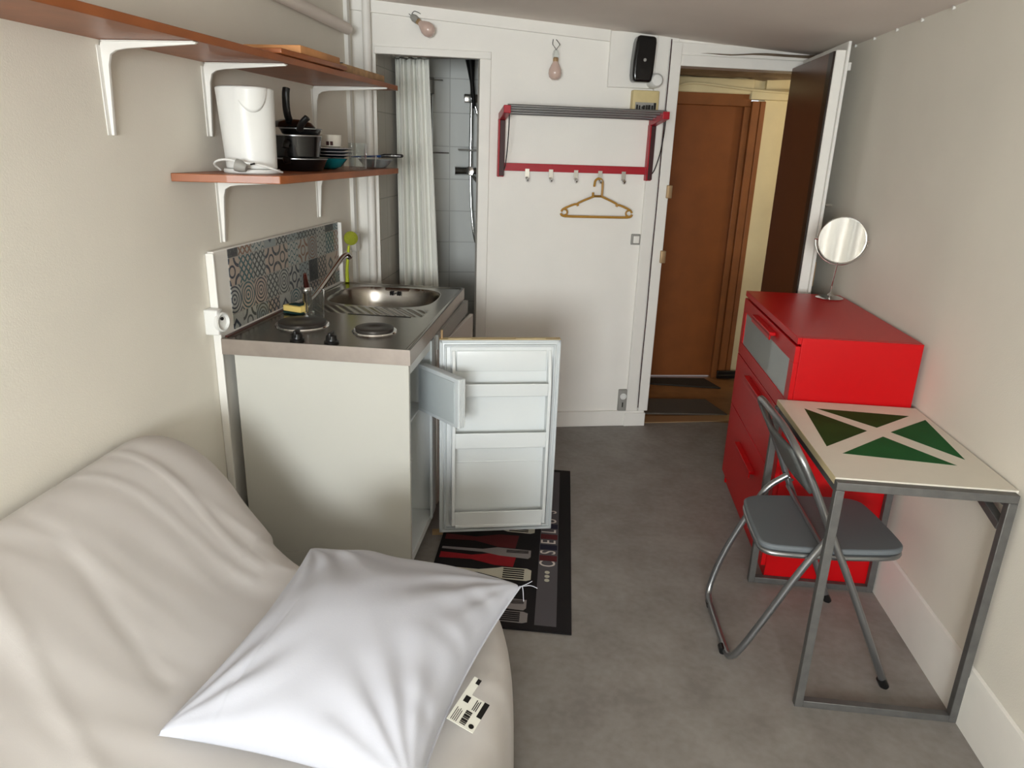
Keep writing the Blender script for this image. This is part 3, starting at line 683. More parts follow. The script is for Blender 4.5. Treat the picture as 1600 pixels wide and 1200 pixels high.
for i,(x,y,lab) in enumerate(((-1.09,3.10,'clear drinking glass behind the tall glass on the lower shelf'),(-0.97,3.17,'clear drinking glass beside the plastic dish on the lower shelf'))):
    mb=MB(); mb.lathe([(0.026,0),(0.028,0.002),(0.034,0.085-0.03*i),(0.032,0.085-0.03*i),(0.025,0.007),(0,0.005)],(x,y,ZL)); tag(obj('drinking_glass',mb,m_glass),lab,'glass')
mb=MB(); mb.lathe([(0.045,0),(0.05,0.002),(0.078,0.032),(0.084,0.036),(0.082,0.038),(0.074,0.034),(0.046,0.006),(0,0.005)],(-0.995,3.345,ZL),n=8)
tag(obj('plastic_dish',mb,mat('clear_plastic',srgb(196,202,204),0.15,trans=0.6)),'clear faceted plastic dish at the far end of the lower shelf','dish')
kn=thing('kitchen_knife','blue-bladed utensil with black and silver handle resting on the dish','knife',(-0.98,3.33,ZL+0.04))
mb=MB(); mb.tube([(-1.08,3.26,ZL+0.046),(-0.955,3.30,ZL+0.052)],[0.006,0.011],10,flat=0.5); obj('blade',mb,m_blue,kn)
mb=MB(); mb.tube([(-0.955,3.30,ZL+0.052),(-0.94,3.305,ZL+0.055),(-0.86,3.31,ZL+0.056),(-0.855,3.31,ZL+0.056)],[0.010,0.013,0.011,0.007],12,flat=0.7); mb.mi=1; mb.box((-0.945,3.293,ZL+0.053),(-0.862,3.300,ZL+0.058)); obj('handle',mb,[m_black,m_chrome],kn)

# ------------------------------------------------------------------ backsplash board & post
bs=thing('backsplash_panel','white backsplash board with patchwork tile pattern behind the cooktop','backsplash',tuple(LW(2.87,0,0)))
mb=MB(); mb.box((2.315,0.003,0.0),(3.44,0.026,1.235),LM); obj('board',mb,m_trim,bs,bevel=0.003)
mb=MB(); mb.box((2.306,0.001,0.0),(2.316,0.030,1.23),LM); obj('edge_strip',mb,m_trimlt,bs,bevel=0.003)
mb=MB(); mb.box((3.438,0.001,0.94),(3.446,0.045,1.232),LM); obj('edge_strip',mb,m_trimlt,bs,bevel=0.003)
mb=MB(); mb.box((2.405,0.026,0.945),(3.43,0.029,1.232),LM); o=obj('tile_panel',mb,m_patch,bs)
mb=MB(); mb.box((2.325,0.026,0.05),(2.333,0.03,0.90),LM)
sk=thing('wall_socket','round-faced white surface socket on the front edge of the backsplash board','socket',(-1.25,2.29,0.97))
mb=MB(); mb.box((-1.290,2.262,0.955),(-1.240,2.303,1.045),None,0.006); obj('socket_box',mb,m_plast,sk)
mb=MB(); mb.lathe([(0.034,0),(0.034,0.012),(0.028,0.014),(0.024,0.004),(0,0.004)],(-1.242,2.285,1.0),axis=(0.97,-0.22,0.05)); obj('socket_face',mb,m_plast,sk)
mb=MB(); mb.lathe([(0.006,0),(0.006,0.003),(0,0.003)],(-1.236,2.283,1.012),axis=(0.9,-0.42,0.05)); obj('socket_hole',mb,m_dark,sk)

# ------------------------------------------------------------------ kitchenette
kc=thing('kitchenette_cabinet','white kitchenette base cabinet with a plain side panel facing the sofa','cabinet',(-0.9,2.9,0))
XF=-0.587
mb=MB(); mb.box((-1.215,2.306,0.0),(XF-0.055,2.324,0.10)); mb.box((-1.215,2.306,0.10),(XF,2.324,0.878)); obj('side_panel',mb,m_white,kc,bevel=0.0015)
mb=MB(); mb.box((-1.205,3.44,0.0),(XF,3.458,0.876)); obj('side_panel',mb,m_white,kc,bevel=0.0015)
mb=MB(); mb.box((-1.205,2.73,0.10),(XF,2.748,0.876)); obj('divider',mb,m_white,kc)
mb=MB(); mb.box((-1.205,2.325,0.03),(-1.19,3.44,0.87)); obj('back_panel',mb,m_white,kc)
mb=MB(); mb.box((-0.66,2.748,0.0),(-0.645,3.44,0.10)); mb.mi=1; obj('plinth',mb,[m_greyp],kc)
mb=MB(); mb.box((XF-0.004,2.748,0.815),(XF+0.012,3.458,0.877)); obj('apron',mb,m_greyp,kc)
mb=MB(); mb.poly([(XF+0.002,2.77,0.105),(XF+0.040,3.455,0.105),(XF+0.022,3.456,0.105),(XF-0.015,2.77,0.105)],(0,0,0.705)); obj('cabinet_door',mb,mat('pinkish_white',srgb(206,198,190),0.5),kc,bevel=0.0015)

fr=thing('mini_fridge','white mini fridge under the cooktop with its door and freezer flap open','fridge',(-0.85,2.52,0.02))
# carcass as shell with cavity
mb=MB()
mb.box((-1.12,2.327,0.10),(XF-0.004,2.342,0.872)); mb.box((-1.12,2.705,0.10),(XF-0.004,2.725,0.872))
mb.box((-1.12,2.342,0.835),(XF-0.004,2.705,0.872)); mb.box((-1.12,2.342,0.075),(XF-0.004,2.705,0.11)); mb.box((-1.14,2.327,0.075),(-1.12,2.725,0.872))
obj('body',mb,m_fridge,fr,bevel=0.002)
mb=MB()
mb.box((-1.11,2.345,0.590),(-0.63,2.703,0.600)); obj('freezer_shelf',mb,m_fridge,fr,bevel=0.002)
mb=MB()
for k in range(5): mb.box((XF-0.001-0.003*(k%2),2.706+0.004*k-0.06,0.10),(XF+0.006-0.003*(k%2),2.7095+0.004*k-0.06,0.60))
mb.box((XF-0.004,2.668,0.10),(XF+0.002,2.725,0.872)); obj('front_frame',mb,m_gasket,fr)
mb=MB()
for k in range(14): mb.tube([(-1.1+0.03*k,2.345,0.34),(-1.1+0.03*k,2.703,0.34)],0.0025,6)
mb.tube([(-0.68,2.345,0.34),(-0.68,2.703,0.34)],0.004,6); obj('wire_shelf',mb,m_plast,fr)
# open door, frame: local x along door (0..0.475), y depth (0 inner rim, + outward), z
DM=Matrix.Translation((-0.548,2.637,0.0))@Matrix.Rotation(math.radians(13.5),4,'Z')
DW=0.480; Z0,Z1=0.045,0.887
dm=thing_door=MB(); dm.box((0,0.0,Z0),(DW,0.035,Z1),DM,0.004); door=obj('fridge_door',dm,m_fridge,fr)
mb=MB()
for z in (Z0,Z1-0.012): mb.box((0.0,-0.006,z),(DW,0.0,z+0.012),DM,0.002)
for x in (0.0,DW-0.012): mb.box((x,-0.006,Z0),(x+0.012,0.0,Z1),DM,0.002)
for z in (Z0+0.017,Z1-0.027): mb.box((0.018,-0.011,z),(DW-0.018,0.0,z+0.009),DM,0.003)
for x in (0.018,DW-0.028): mb.box((x,-0.011,Z0+0.017),(x+0.009,0.0,Z1-0.019),DM,0.003)
obj('gasket',mb,m_gasket,door)
# liner: surround ridge with shelves
mb=MB()
x0,x1=0.062,DW-0.052
mb.box((x0-0.020,-0.004,0.085),(x1+0.018,0.004,0.865),DM)
def ridge(xa,flip):
    # side wall of liner standing out, profile in y depends on z
    zs=[0.085,0.10,0.62,0.72,0.80,0.845]; ds=[0.012,0.055,0.055,0.050,0.030,0.006]
    pts=[(xa,0.0,zs[0])]+[(xa,-d,z) for z,d in zip(zs,ds)]+[(xa,0.0,zs[-1])]
    mb.poly([DM@Vector(p) for p in pts],(DM.to_3x3()@Vector((0.014,0,0))))
ridge(x0-0.014,0); ridge(x1,0)
mb.box((x0,-0.055,0.088),(x1,-0.0,0.104),DM,0.004)
obj('door_liner',mb,m_fridge,door,bevel=0.005,seg=3)
for za,zb in ((0.668,0.722),(0.447,0.515),(0.088,0.165)):
    mb=MB(); mb.poly([DM@Vector((x0-0.001,y,z)) for y,z in ((-0.001,za),(-0.052,za),(-0.057,zb),(-0.050,zb),(-0.044,za+0.012),(-0.001,za+0.012))],DM.to_3x3()@Vector((x1-x0+0.002,0,0)))
    obj('door_shelf',mb,m_fridge,door,bevel=0.004,seg=3)
mb=MB(); mb.box((x0,-0.006,0.365),(x1,0.0,0.372),DM,0.002); obj('liner_moulding',mb,m_fridge,door)
mb=MB(); mb.box((x0+0.005,-0.010,0.76),(x1-0.005,-0.002,0.845),DM,0.003); obj('liner_moulding',mb,m_fridge,door)
mb=MB(); mb.box((0.035,0.006,Z1),(0.125,0.018,Z1+0.003),DM); mb.box((0.30,0.006,Z1),(0.42,0.018,Z1+0.003),DM); mb.mi=1; mb.box((0.0,0.001,Z1-0.001),(DW,0.034,Z1+0.0015),DM); obj('top_strip',mb,[m_topedge,m_gold],door)
mb=MB(); mb.tube([DM@Vector((0.01,0.02,Z1)),DM@Vector((0.01,0.02,Z1+0.035))],0.005,8); obj('hinge',mb,m_brass,door)
mb=MB(); mb.box((-0.03,0.01,Z0-0.02),(0.015,0.03,Z0-0.002),DM); obj('hinge',mb,m_brass,door)
# freezer flap
FM=Matrix.Translation((-0.625,2.60,0.0))@Matrix.Rotation(math.radians(-42),4,'Z')
mb=MB(); mb.box((0,0,0.605),(0.256,0.034,0.797),FM,0.003); flp=obj('freezer_door',mb,m_gasket,fr)
mb=MB(); mb.box((0.015,-0.004,0.620),(0.236,0.0,0.782),FM,0.002); obj('inner_panel',mb,mat('frosty_grey',srgb(176,184,186),0.5),flp)
mb=MB()
for k in range(4): mb.box((0.256,0.004+0.007*k,0.607),(0.259,0.008+0.007*k,0.795),FM)
obj('edge_ribs',mb,m_fridge,flp)

# cooktop (stainless top with rim, bowl)
ct=thing('cooktop_sink','stainless steel one-piece cooktop and sink resting on the white cabinet','cooktop',(-0.9,2.88,0.878))
CX0a,CX0b,CX1a,CX1b,CY0,CY1=-1.256,-1.209,-0.580,-0.596,2.300,3.472
ZC=0.935
def topfn(u,v):
    y=CY0+(CY1-CY0)*v
    xa=CX0a+(CX0b-CX0a)*v; xb=CX1a+(CX1b-CX1a)*v; x=xa+(xb-xa)*u
    z=ZC
    # raised rim
    e=min(u*(xb-xa),(1-u)*(xb-xa),(y-CY0),(CY1-y))
    if e>0.010: z-=0.004*min(1,(e-0.010)/0.006)
    d=(abs((x+0.918)/0.245)**3.2+abs((y-3.19)/0.222)**3.2)**(1/3.2)
    if d<1.0:
        t=max(0,min(1,(1.0-d)/0.16)); t=t*t*(3-2*t); z-=0.14*t
    # drain grooves
    if 2.80<y<2.955 and -1.14<x<-0.66:
        ph=((x*0.75+(y-2.8)*0.55)*2*PI/0.032); w=min(1,(y-2.80)/0.02)*min(1,(2.955-y)/0.02)
        z+=0.0022*w*math.sin(ph)
    return Vector((x,y,z))
mb=MB(); vs=mb.grid(150,240,topfn)
nU,nV=150,240
loop=[vs[i][0] for i in range(nU)]+[vs[nU-1][j] for j in range(1,nV)]+[vs[i][nV-1] for i in range(nU-2,-1,-1)]+[vs[0][j] for j in range(nV-2,0,-1)]
obj('steel_top',mb,m_steel,ct)
mb=MB()
cor=[(CX0a,CY0),(CX1a,CY0),(CX1b,CY1),(CX0b,CY1)]
for i in range(4):
    a,b=Vector((*cor[i],0.879)),Vector((*cor[(i+1)%4],0.879)); n=(b-a).cross(Vector((0,0,1))).normalized()
    mb.poly([a,b,b-n*0.002,a-n*0.002],(0,0,ZC-0.879))
obj('steel_rim',mb,m_steelr,ct)
def hob(cx,cy,r):
    mb=MB(); mb.lathe([(r+0.012,0.000),(r+0.010,0.005),(r+0.001,0.007)],(cx,cy,ZC-0.004),n=48); ring=obj('hotplate_ring',mb,m_chrome,ct)
    mb=MB(); mb.lathe([(r,0.006),(r,0.015),(r-0.004,0.017),(r*0.32,0.017),(r*0.29,0.0155),(0,0.0155)],(cx,cy,ZC-0.004),n=48); obj('hotplate',mb,m_hob,ct)
hob(-1.07,2.575,0.090); hob(-0.777,2.545,0.072)
for kx,ky in ((-1.000,2.352),(-0.874,2.350)):
    mb=MB(); mb.lathe([(0.026,0),(0.026,0.006),(0.020,0.009),(0.018,0.026),(0.014,0.029),(0,0.029)],(kx,ky,ZC-0.004),n=24); mb.box((kx-0.005,ky-0.022,ZC+0.01),(kx+0.005,ky+0.022,ZC+0.036),None,0.003); obj('control_knob',mb,m_black,ct)
mb=MB(); mb.box((-0.965,2.795,ZC-0.0045),(-0.70,2.801,ZC-0.0025)); obj('seam',mb,m_dark,ct)
mb=MB()
for x,h in ((-0.948,0.018),(-0.938,0.018),(-0.912,0.018),(-0.902,0.018)): mb.box((x-0.0028,3.382,0.906-h/2),(x+0.0028,3.4025,0.906+h/2))
mb.tube([(-0.925,3.382,0.906),(-0.925,3.402,0.906)],0.003,10); obj('overflow_slots',mb,m_dark,ct)
mb=MB(); mb.lathe([(0.03,0),(0.03,0.003),(0.02,0.001),(0,0.001)],(-0.92,3.19,ZC-0.143)); obj('drain',mb,m_chrome,ct)
# raised back lip; the brown reflection along it is put into its colour
mb=MB(); mb.poly([(CX0a+0.001,2.33,ZC-0.002),(CX0a+0.012,2.33,ZC-0.002),(CX0a+0.026,2.80,ZC-0.002),(CX0a+0.015,2.80,ZC-0.002)],(0,0,0.006)); obj('back_lip',mb,mat('lip_brown_reflection',srgb(84,46,40),0.3),ct)
# tap
tp=thing('kitchen_tap','chrome single-lever kitchen tap with long raised spout behind the hotplates','tap',(-1.09,2.74,ZC))
tc_=(-1.118,2.755)
mb=MB(); mb.lathe([(0.026,-0.003),(0.026,0.006),(0.019,0.010),(0.018,0.080),(0.022,0.085),(0.022,0.10),(0.018,0.108),(0,0.110)],(tc_[0],tc_[1],ZC),n=28); obj('tap_body',mb,m_chrome,tp)
mb=MB(); pts=smooth_path([(tc_[0],tc_[1]+0.01,ZC+0.045),(tc_[0]+0.02,tc_[1]+0.05,ZC+0.07),(-1.050,2.93,1.110),(-1.035,2.985,1.142),(-1.025,3.01,1.142),(-1.022,3.02,1.128)],2)
mb.tube(pts,[0.013]+[0.0115]*(len(pts)-2)+[0.013],12); obj('spout',mb,m_chrome,tp)
mb=MB(); mb.tube([(tc_[0],tc_[1],ZC+0.105),(tc_[0]+0.003,tc_[1]-0.012,ZC+0.135),(tc_[0]+0.004,tc_[1]-0.02,ZC+0.165)],[0.016,0.013,0.009],12,flat=0.7); obj('lever',mb,mat('chrome_reddish_reflection',srgb(120,70,62),0.2,metal=0.9),tp)  # chrome lever, with its reddish-brown reflection painted into the base colour
# tumbler, sponge, brush
mb=MB(); mb.lathe([(0.030,0),(0.032,0.002),(0.035,0.115),(0.033,0.115),(0.030,0.008),(0,0.006)],(-1.058,2.690,ZC-0.002)); tag(obj('drinking_glass',mb,m_glass),'clear tumbler standing beside the chrome tap on the steel top','glass')
spg=thing('sponge','yellow washing sponge with dark green scourer beside the tap','sponge',(-1.155,2.765,ZC))
SG=Matrix.Translation((-1.165,2.755,ZC-0.002))@Matrix.Rotation(math.radians(-20),4,'Z')
mb=MB(); mb.box((-0.046,-0.03,0.010),(0.046,0.03,0.034),SG,0.004); obj('foam',mb,m_foam,spg)
mb=MB(); mb.box((-0.046,-0.03,0.0),(0.046,0.03,0.010),SG,0.002); mb.box((-0.028,-0.016,0.033),(0.030,0.022,0.038),SG,0.002); obj('scourer',mb,m_scour,spg)
br=thing('dish_brush','lime green washing-up brush standing head up behind the backsplash end','brush',(-1.19,3.45,ZC))
mb=MB(); mb.tube([(-1.190,3.462,ZC+0.001),(-1.192,3.468,ZC+0.06),(-1.185,3.49,ZC+0.18)],[0.010,0.008,0.006],10); obj('brush_handle',mb,m_lime,br)
mb=MB(); mb.lathe([(0,-0.012),(0.022,-0.010),(0.034,0.004),(0.034,0.016),(0.026,0.024),(0,0.026)],(-1.178,3.50,ZC+0.215),axis=(0.5,-1,0.1)); obj('brush_head',mb,m_limeb,br)

# ------------------------------------------------------------------ rug
rg=MB(); RX0,RX1,RY0,RY1=-0.545,0.008,2.095,3.425
rg.box((RX0,RY0,0.001),(RX1,RY1,0.008),None,0.003)
def rp(mi,pts,z=0.0082): rg.mi=mi; rg.poly([(x,y,z) for x,y in pts],(0,0,0.0006))
rp(1,[(-0.124,RY0+0.03),(-0.046,RY0+0.03),(-0.046,RY1-0.03),(-0.124,RY1-0.03)])
def spatula(y,mi,w=0.062,slots=True):
    rp(mi,[(-0.53,y-0.012),(-0.36,y-0.010),(-0.285,y-w*0.5),(-0.268,y-w*0.62),(-0.168,y-w*0.66),(-0.150,y-w*0.5),(-0.150,y+w*0.5),(-0.168,y+w*0.66),(-0.268,y+w*0.62),(-0.285,y+w*0.5),(-0.36,y+0.010),(-0.53,y+0.012)],0.0088)
    if slots:
        for k in range(5): yy=y+(k-2)*w*0.23; rp(0,[(-0.262,yy-0.004),(-0.178,yy-0.004),(-0.178,yy+0.004),(-0.262,yy+0.004)],0.0095)
def spoon(y,mi,w=0.05):
    rp(mi,[(-0.53,y-0.022),(-0.40,y-0.016),(-0.30,y-w),(-0.225,y-w*1.05),(-0.215,y+w*1.05),(-0.30,y+w),(-0.40,y+0.016),(-0.53,y+0.022)],0.0086)
def ladle(y,mi):
    rp(mi,[(-0.53,y-0.008),(-0.36,y-0.010),(-0.285,y-0.028),(-0.168,y-0.034),(-0.158,y-0.02),(-0.158,y+0.03),(-0.30,y+0.034),(-0.36,y+0.012),(-0.53,y+0.008)],0.0087)
    for k in range(4): yy=y+0.006*k; rp(0,[(-0.26,yy),(-0.168,yy+0.004),(-0.168,yy+0.007),(-0.26,yy+0.003)],0.0094)
ys=2.47
for base in (2.43,2.79,3.15):
    spatula(base,5,0.064); spoon(base+0.095,2,0.045); ladle(base+0.150,6); spoon(base+0.24,3,0.05)
spatula(2.14+0.02,6,0.05,True); ladle(2.235,6); spoon(2.31,3,0.045)
for y,ch in ((2.520,'C'),(2.607,'S'),(2.690,'E'),(2.780,'L'),(2.872,'U'),(2.957,'S')):
    rg.mi=4; R=Matrix.Translation((-0.085,y,0.0100))@Matrix.Rotation(PI/2,4,'Z')@Matrix.Diagonal((0.62,0.92,1,1)); rg.text(ch,0.100,R,0.0004)
for y,mi in ((2.564,3),(2.649,7),(2.735,3),(2.826,7)):
    rp(mi,[(-0.122,y-0.020),(-0.050,y-0.020),(-0.050,y+0.020),(-0.122,y+0.020)],0.0086)
for y in (2.405,2.432,2.460):
    rg.mi=5; rg.lathe([(0.010,0),(0.010,0.0008),(0,0.0008)],(-0.087,y,0.0088),n=14)
for v_ in rg.bm.verts: v_.co.x += -(v_.co.y-2.76)*0.035
tag(obj('kitchen_rug',rg,[m_matblk,m_matgry,m_matred,m_matdrd,m_text,m_matcrm,m_matmid,m_matblu]),'black kitchen runner with red and grey utensil print under the fridge door','rug')

# ------------------------------------------------------------------ sofa
def prof(s):
    """s in 0..1 from wall top over backrest and seat to floor"""
    P=[(-1.318,0.62),(-1.31,0.745),(-1.265,0.786),(-1.20,0.784),(-1.13,0.756),(-1.065,0.695),(-0.985,0.590),(-0.90,0.490),(-0.82,0.430),(-0.72,0.40),(-0.55,0.405),(-0.35,0.418),(-0.22,0.412),(-0.150,0.385),(-0.125,0.33),(-0.115,0.24),(-0.11,0.12),(-0.105,0.015)]
    L=[0]
    for a,b in zip(P,P[1:]): L.append(L[-1]+math.hypot(b[0]-a[0],b[1]-a[1]))
    d=s*L[-1]
    for i in range(len(P)-1):
        if d<=L[i+1] or i==len(P)-2:
            t=(d-L[i])/(L[i+1]-L[i]); return P[i][0]+(P[i+1][0]-P[i][0])*t, P[i][1]+(P[i+1][1]-P[i][1])*t
def smoothprof(s):
    x=z=w=0
    for k in range(-3,4):
        q=min(1,max(0,s+k*0.012)); a,b=prof(q); ww=4-abs(k); x+=a*ww; z+=b*ww; w+=ww
    return x/w,z/w
YE=1.70; YS=-0.55; RE=0.10
def sofafn(u,v):
    x,z=smoothprof(u)
    # plan rounding of the front corner, longer backrest end
    yl = YE+ (0.02 if x<-0.9 else 0.0)
    back=max(0,min(1,(-0.78-x)/0.25))
    if v<0.75:
        y=YS+(yl-YS)*(v/0.75); dz=0; dn=0
    elif v<0.88:
        a=(v-0.75)/0.13*PI/2; y=yl+RE*(1+0.6*back)*math.sin(a); dz=-RE*0.8*(1-math.cos(a))*(1 if z>0.15 else 0.3)
        z=max(0.015,z+dz)
    else:
        t=(v-0.88)/0.12; zb=max(0.015,z-RE*0.8); z=zb+(0.012-zb)*t; y=yl+RE*(1+0.6*back)+0.05*t*(1+back)
    # front corner
    if x>-0.45:
        q=max(0,(y-1.40)/0.42); q=min(q,1.0)
        x -= (x+0.45)*0.55*(1-math.sqrt(max(0,1-q*q)))
    p=Vector((x,y,z))
    # wrinkles
    n1=noise.noise(Vector((x*2.2+y*1.5,y*5.5-x*3.0,z*1.5)))
    n2=noise.noise(Vector((x*1.2+3,y*11-x*4,z*2+7)))
    n3=noise.noise(Vector((x*6,y*6,z*6)))
    k=(0.006*n1+0.0025*(1-abs(n2)*2.2)+0.002*n3)
    if x<-0.85: k+=0.004*math.exp(-((y-1.52-0.25*(x+1.2))/0.012)**2)+0.005*math.exp(-((y-1.66-0.02*(x+1.2))/0.010)**2)+0.004*math.exp(-((y-1.12+0.45*(x+1.2))/0.02)**2)-0.003*math.exp(-((y-1.30+0.3*(x+1.2))/0.02)**2)
    p.x+=k*0.7; p.z=max(0.008,p.z+k*0.6)
    lim=LW(p.y,0.012).x
    if p.x<lim: p.x=lim
    return p
mb=MB(); mb.grid(150,190,sofafn)
sf=thing('sofa','low sofa draped in a cream white sheet against the left wall','sofa',(-0.7,0.6,0))
o=obj('sofa_cover',mb,m_sheet,sf,recalc=False)
o.modifiers.new('s','SOLIDIFY').thickness=0.004
mb=MB(); mb.box((-1.25,-0.5,0.05),(-0.20,1.52,0.33)); obj('sofa_base',mb,m_greyp,sf)

# ------------------------------------------------------------------ pillow
C00=Vector((-0.800,1.065,0.452)); C01=Vector((-0.725,1.700,0.505)); C11=Vector((-0.118,1.600,0.515)); C10=Vector((-0.245,0.965,0.475))
def pilbase(a,b):   # a,b in 0..1
    p=(C00*(1-a)*(1-b)+C01*(1-a)*b+C11*a*b+C10*a*(1-b))
    bow=0.034
    ca,cb=a-0.5,b-0.5
    ex=(1-(2*cb)**2); ey=(1-(2*ca)**2)
    p.x+= -bow*math.copysign(abs(2*ca)**3,ca)*ex*1.0; p.y+= -(bow if cb<0 else 0.004)*math.copysign(abs(2*cb)**3,cb)*ey*1.0
    p.z-=0.022*ex*(abs(2*ca)**3)+0.012*ey*abs(2*cb)**3
    return p
def pil(side):
    def f(u,v):
        p=pilbase(u,v)
        a=1-(2*u-1)**2; b=1-(2*v-1)**2
        h=(max(0,a)**0.36)*(max(0,b)**0.36)
        h=h*(0.86+0.14*a*b)
        w=0.0
        if side>0:
            n=noise.noise(Vector((u*3.2,v*3.0,1.3)))*0.010+noise.noise(Vector((u*7,v*6,5)))*0.004
            # radiating wrinkles from corners / edges
            for cx,cy,am,fr_ in ((0,1,0.010,17),(1,0,0.010,17),(1,1,0.008,15),(0,0,0.008,15)):
                dx,dy=u-cx,v-cy; r=math.hypot(dx,dy)+1e-4; th=math.atan2(abs(dy),abs(dx))
                w+=am*math.sin(th*fr_+2.5*noise.noise(Vector((u*2,v*2,cx+2*cy))))*math.exp(-((r-0.28)/0.2)**2)
            w+=0.006*math.exp(-(1-u)/0.10)*math.sin(v*46+3*noise.noise(Vector((v*5,u*2,0))))*min(1,(1-u)/0.03)
            w+=0.004*math.exp(-(v)/0.10)*math.sin(u*40)*min(1,v/0.03)
            w+=-0.006*math.exp(-((u-0.20-0.10*v)/0.008)**2)*max(0,1-v*1.4)+0.005*math.sin((v*1.3-u)*9+2*noise.noise(Vector((u*1.5,v*1.5,9))))*math.exp(-((u-0.25)/0.3)**2)*v          # faint seam fold
            w*=0.55; h1=0.128*h+(n+w)*min(1,h*1.6)
            p.z+=h1; p.x+=0.01*(h)*0
        else:
            p.z-=0.045*h
        return p
    return f
pw=thing('pillow','plump white square pillow lying on the sheet-covered sofa','pillow',(-0.5,1.3,0.42))
mb=MB(); mb.grid(130,130,pil(1)); mb.grid(130,130,pil(-1)); bmesh.ops.remove_doubles(mb.bm,verts=mb.bm.verts,dist=0.0003); obj('pillow_case',mb,m_pillow,pw)
edge=[pilbase(1.0,i/60) for i in range(61)]
obj('seam',MB().tube(edge,0.003,6),m_pillow,pw)
mb=MB()
for d in ((0.030,0.012,0.012),(0.012,-0.02,-0.03),(0.045,0.0,0.0)):
    mb.tube(smooth_path([C11,C11+Vector((d[0]*0.6,d[1]*0.3,0.008)),C11+Vector(d)]),0.0009,5)
obj('loose_threads',mb,m_pillow,pw)
# label tag from right edge
e0=pilbase(1.0,0.44)
TA=math.radians(70)
# axes of the tag: long direction (down-left in picture to up-right)
tu=Vector((0.28,0.96,0.0)).normalized(); tv=Vector((0.93,-0.27,-0.25)).normalized(); tn=tu.cross(tv).normalized()
if tn.z<0: tn=-tn
org=Vector((e0.x-0.005,e0.y-0.075,e0.z+0.004))
TM=Matrix(((tu.x,tv.x,tn.x,org.x),(tu.y,tv.y,tn.y,org.y),(tu.z,tv.z,tn.z,org.z),(0,0,0,1)))
mb=MB(); mb.box((0,0,0),(0.085,0.062,0.0012),TM); mb.box((0.03,-0.0,-0.0002),(0.135,0.018,0.001),TM); mb.mi=1
mb.box((0.040,0.050,0.0012),(0.085,0.062,0.0016),TM)
for k in range(9): mb.box((0.006+0.0042*k,0.026,0.0012),(0.0082+0.0042*k+0.001*(k%3),0.040,0.0016),TM)
for k in range(4): mb.box((0.004,0.006+0.004*k,0.0012),(0.040-0.004*(k%2),0.0075+0.004*k,0.0016),TM)
for k in range(3): mb.box((0.050,0.034+0.004*k,0.0012),(0.080-0.004*(k%2),0.036+0.004*k,0.0016),TM)
mb.box((0.060,0.008,0.0012),(0.078,0.020,0.0016),TM); mb.lathe([(0.006,0),(0.006,0.0005),(0,0.0005)],TM@Vector((0.012,0.052,0.0012)),n=14,axis=tn)
mb.box((0.118,0.010,0.0008),(0.134,0.019,0.0014),TM)
obj('care_label',mb,[m_tagp,m_black],pw)['label']='white printed care label with barcode'

# ------------------------------------------------------------------ dresser
DX0,DX1,DY0,DY1=0.762,1.190,2.558,3.462
ds=thing('chest_of_drawers','bright red three-drawer chest with a frosted glass top drawer','chest of drawers',(0.98,3.0,0))
mb=MB(); mb.box((DX0+0.018,DY0,0.0),(DX1+0.003,DY0+0.018,0.9945)); obj('side_panel',mb,m_red,ds,bevel=0.001)
mb=MB(); mb.box((DX0+0.018,DY1-0.018,0.0),(DX1,DY1,0.968)); obj('side_panel',mb,m_red,ds,bevel=0.001)
mb=MB(); mb.box((DX0+0.002,DY0+0.0185,0.970),(DX1+0.004,DY1+0.004,0.995)); mb.box((DX0+0.002,DY0,0.970),(DX0+0.0175,DY0+0.018,0.995)); obj('top_panel',mb,m_red,ds,bevel=0.002)
mb=MB(); mb.box((DX1-0.012,DY0+0.018,0.02),(DX1-0.004,DY1-0.018,0.968)); obj('back_panel',mb,m_red,ds)
mb=MB(); mb.box((DX0+0.025,DY0+0.018,0.0),(DX0+0.04,DY1-0.018,0.06)); obj('plinth',mb,m_red,ds)
def drawer(z0,z1,glass,handz):
    mb=MB(); ya,yb=DY0+0.002,DY1-0.002
    if glass:
        mb.box((DX0,ya,z0),(DX0+0.018,yb,0.752)); mb.box((DX0,ya,0.900),(DX0+0.018,yb,z1)); mb.box((DX0,ya,0.752),(DX0+0.018,ya+0.055,0.900)); mb.box((DX0,yb-0.055,0.752),(DX0+0.018,yb,0.900))
    else: mb.box((DX0,ya,z0),(DX0+0.018,yb,z1))
    d=obj('drawer',mb,m_red,ds,bevel=0.0015)
    if glass:
        g=MB(); g.box((DX0+0.004,ya+0.054,0.75),(DX0+0.010,yb-0.054,0.902)); obj('glass_panel',g,m_frost,d)
    h=MB(); yc=(DY0+DY1)/2+ (0.0)
    h.box((DX0-0.024,yc-0.165,handz-0.007),(DX0,yc+0.165,handz+0.007)); h.box((DX0-0.024,yc-0.165,handz-0.024),(DX0-0.018,yc+0.165,handz+0.0))
    obj('handle',h,m_red,d,bevel=0.002)
drawer(0.695,0.962,True,0.935); drawer(0.437,0.691,False,0.655); drawer(0.065,0.433,False,0.33)

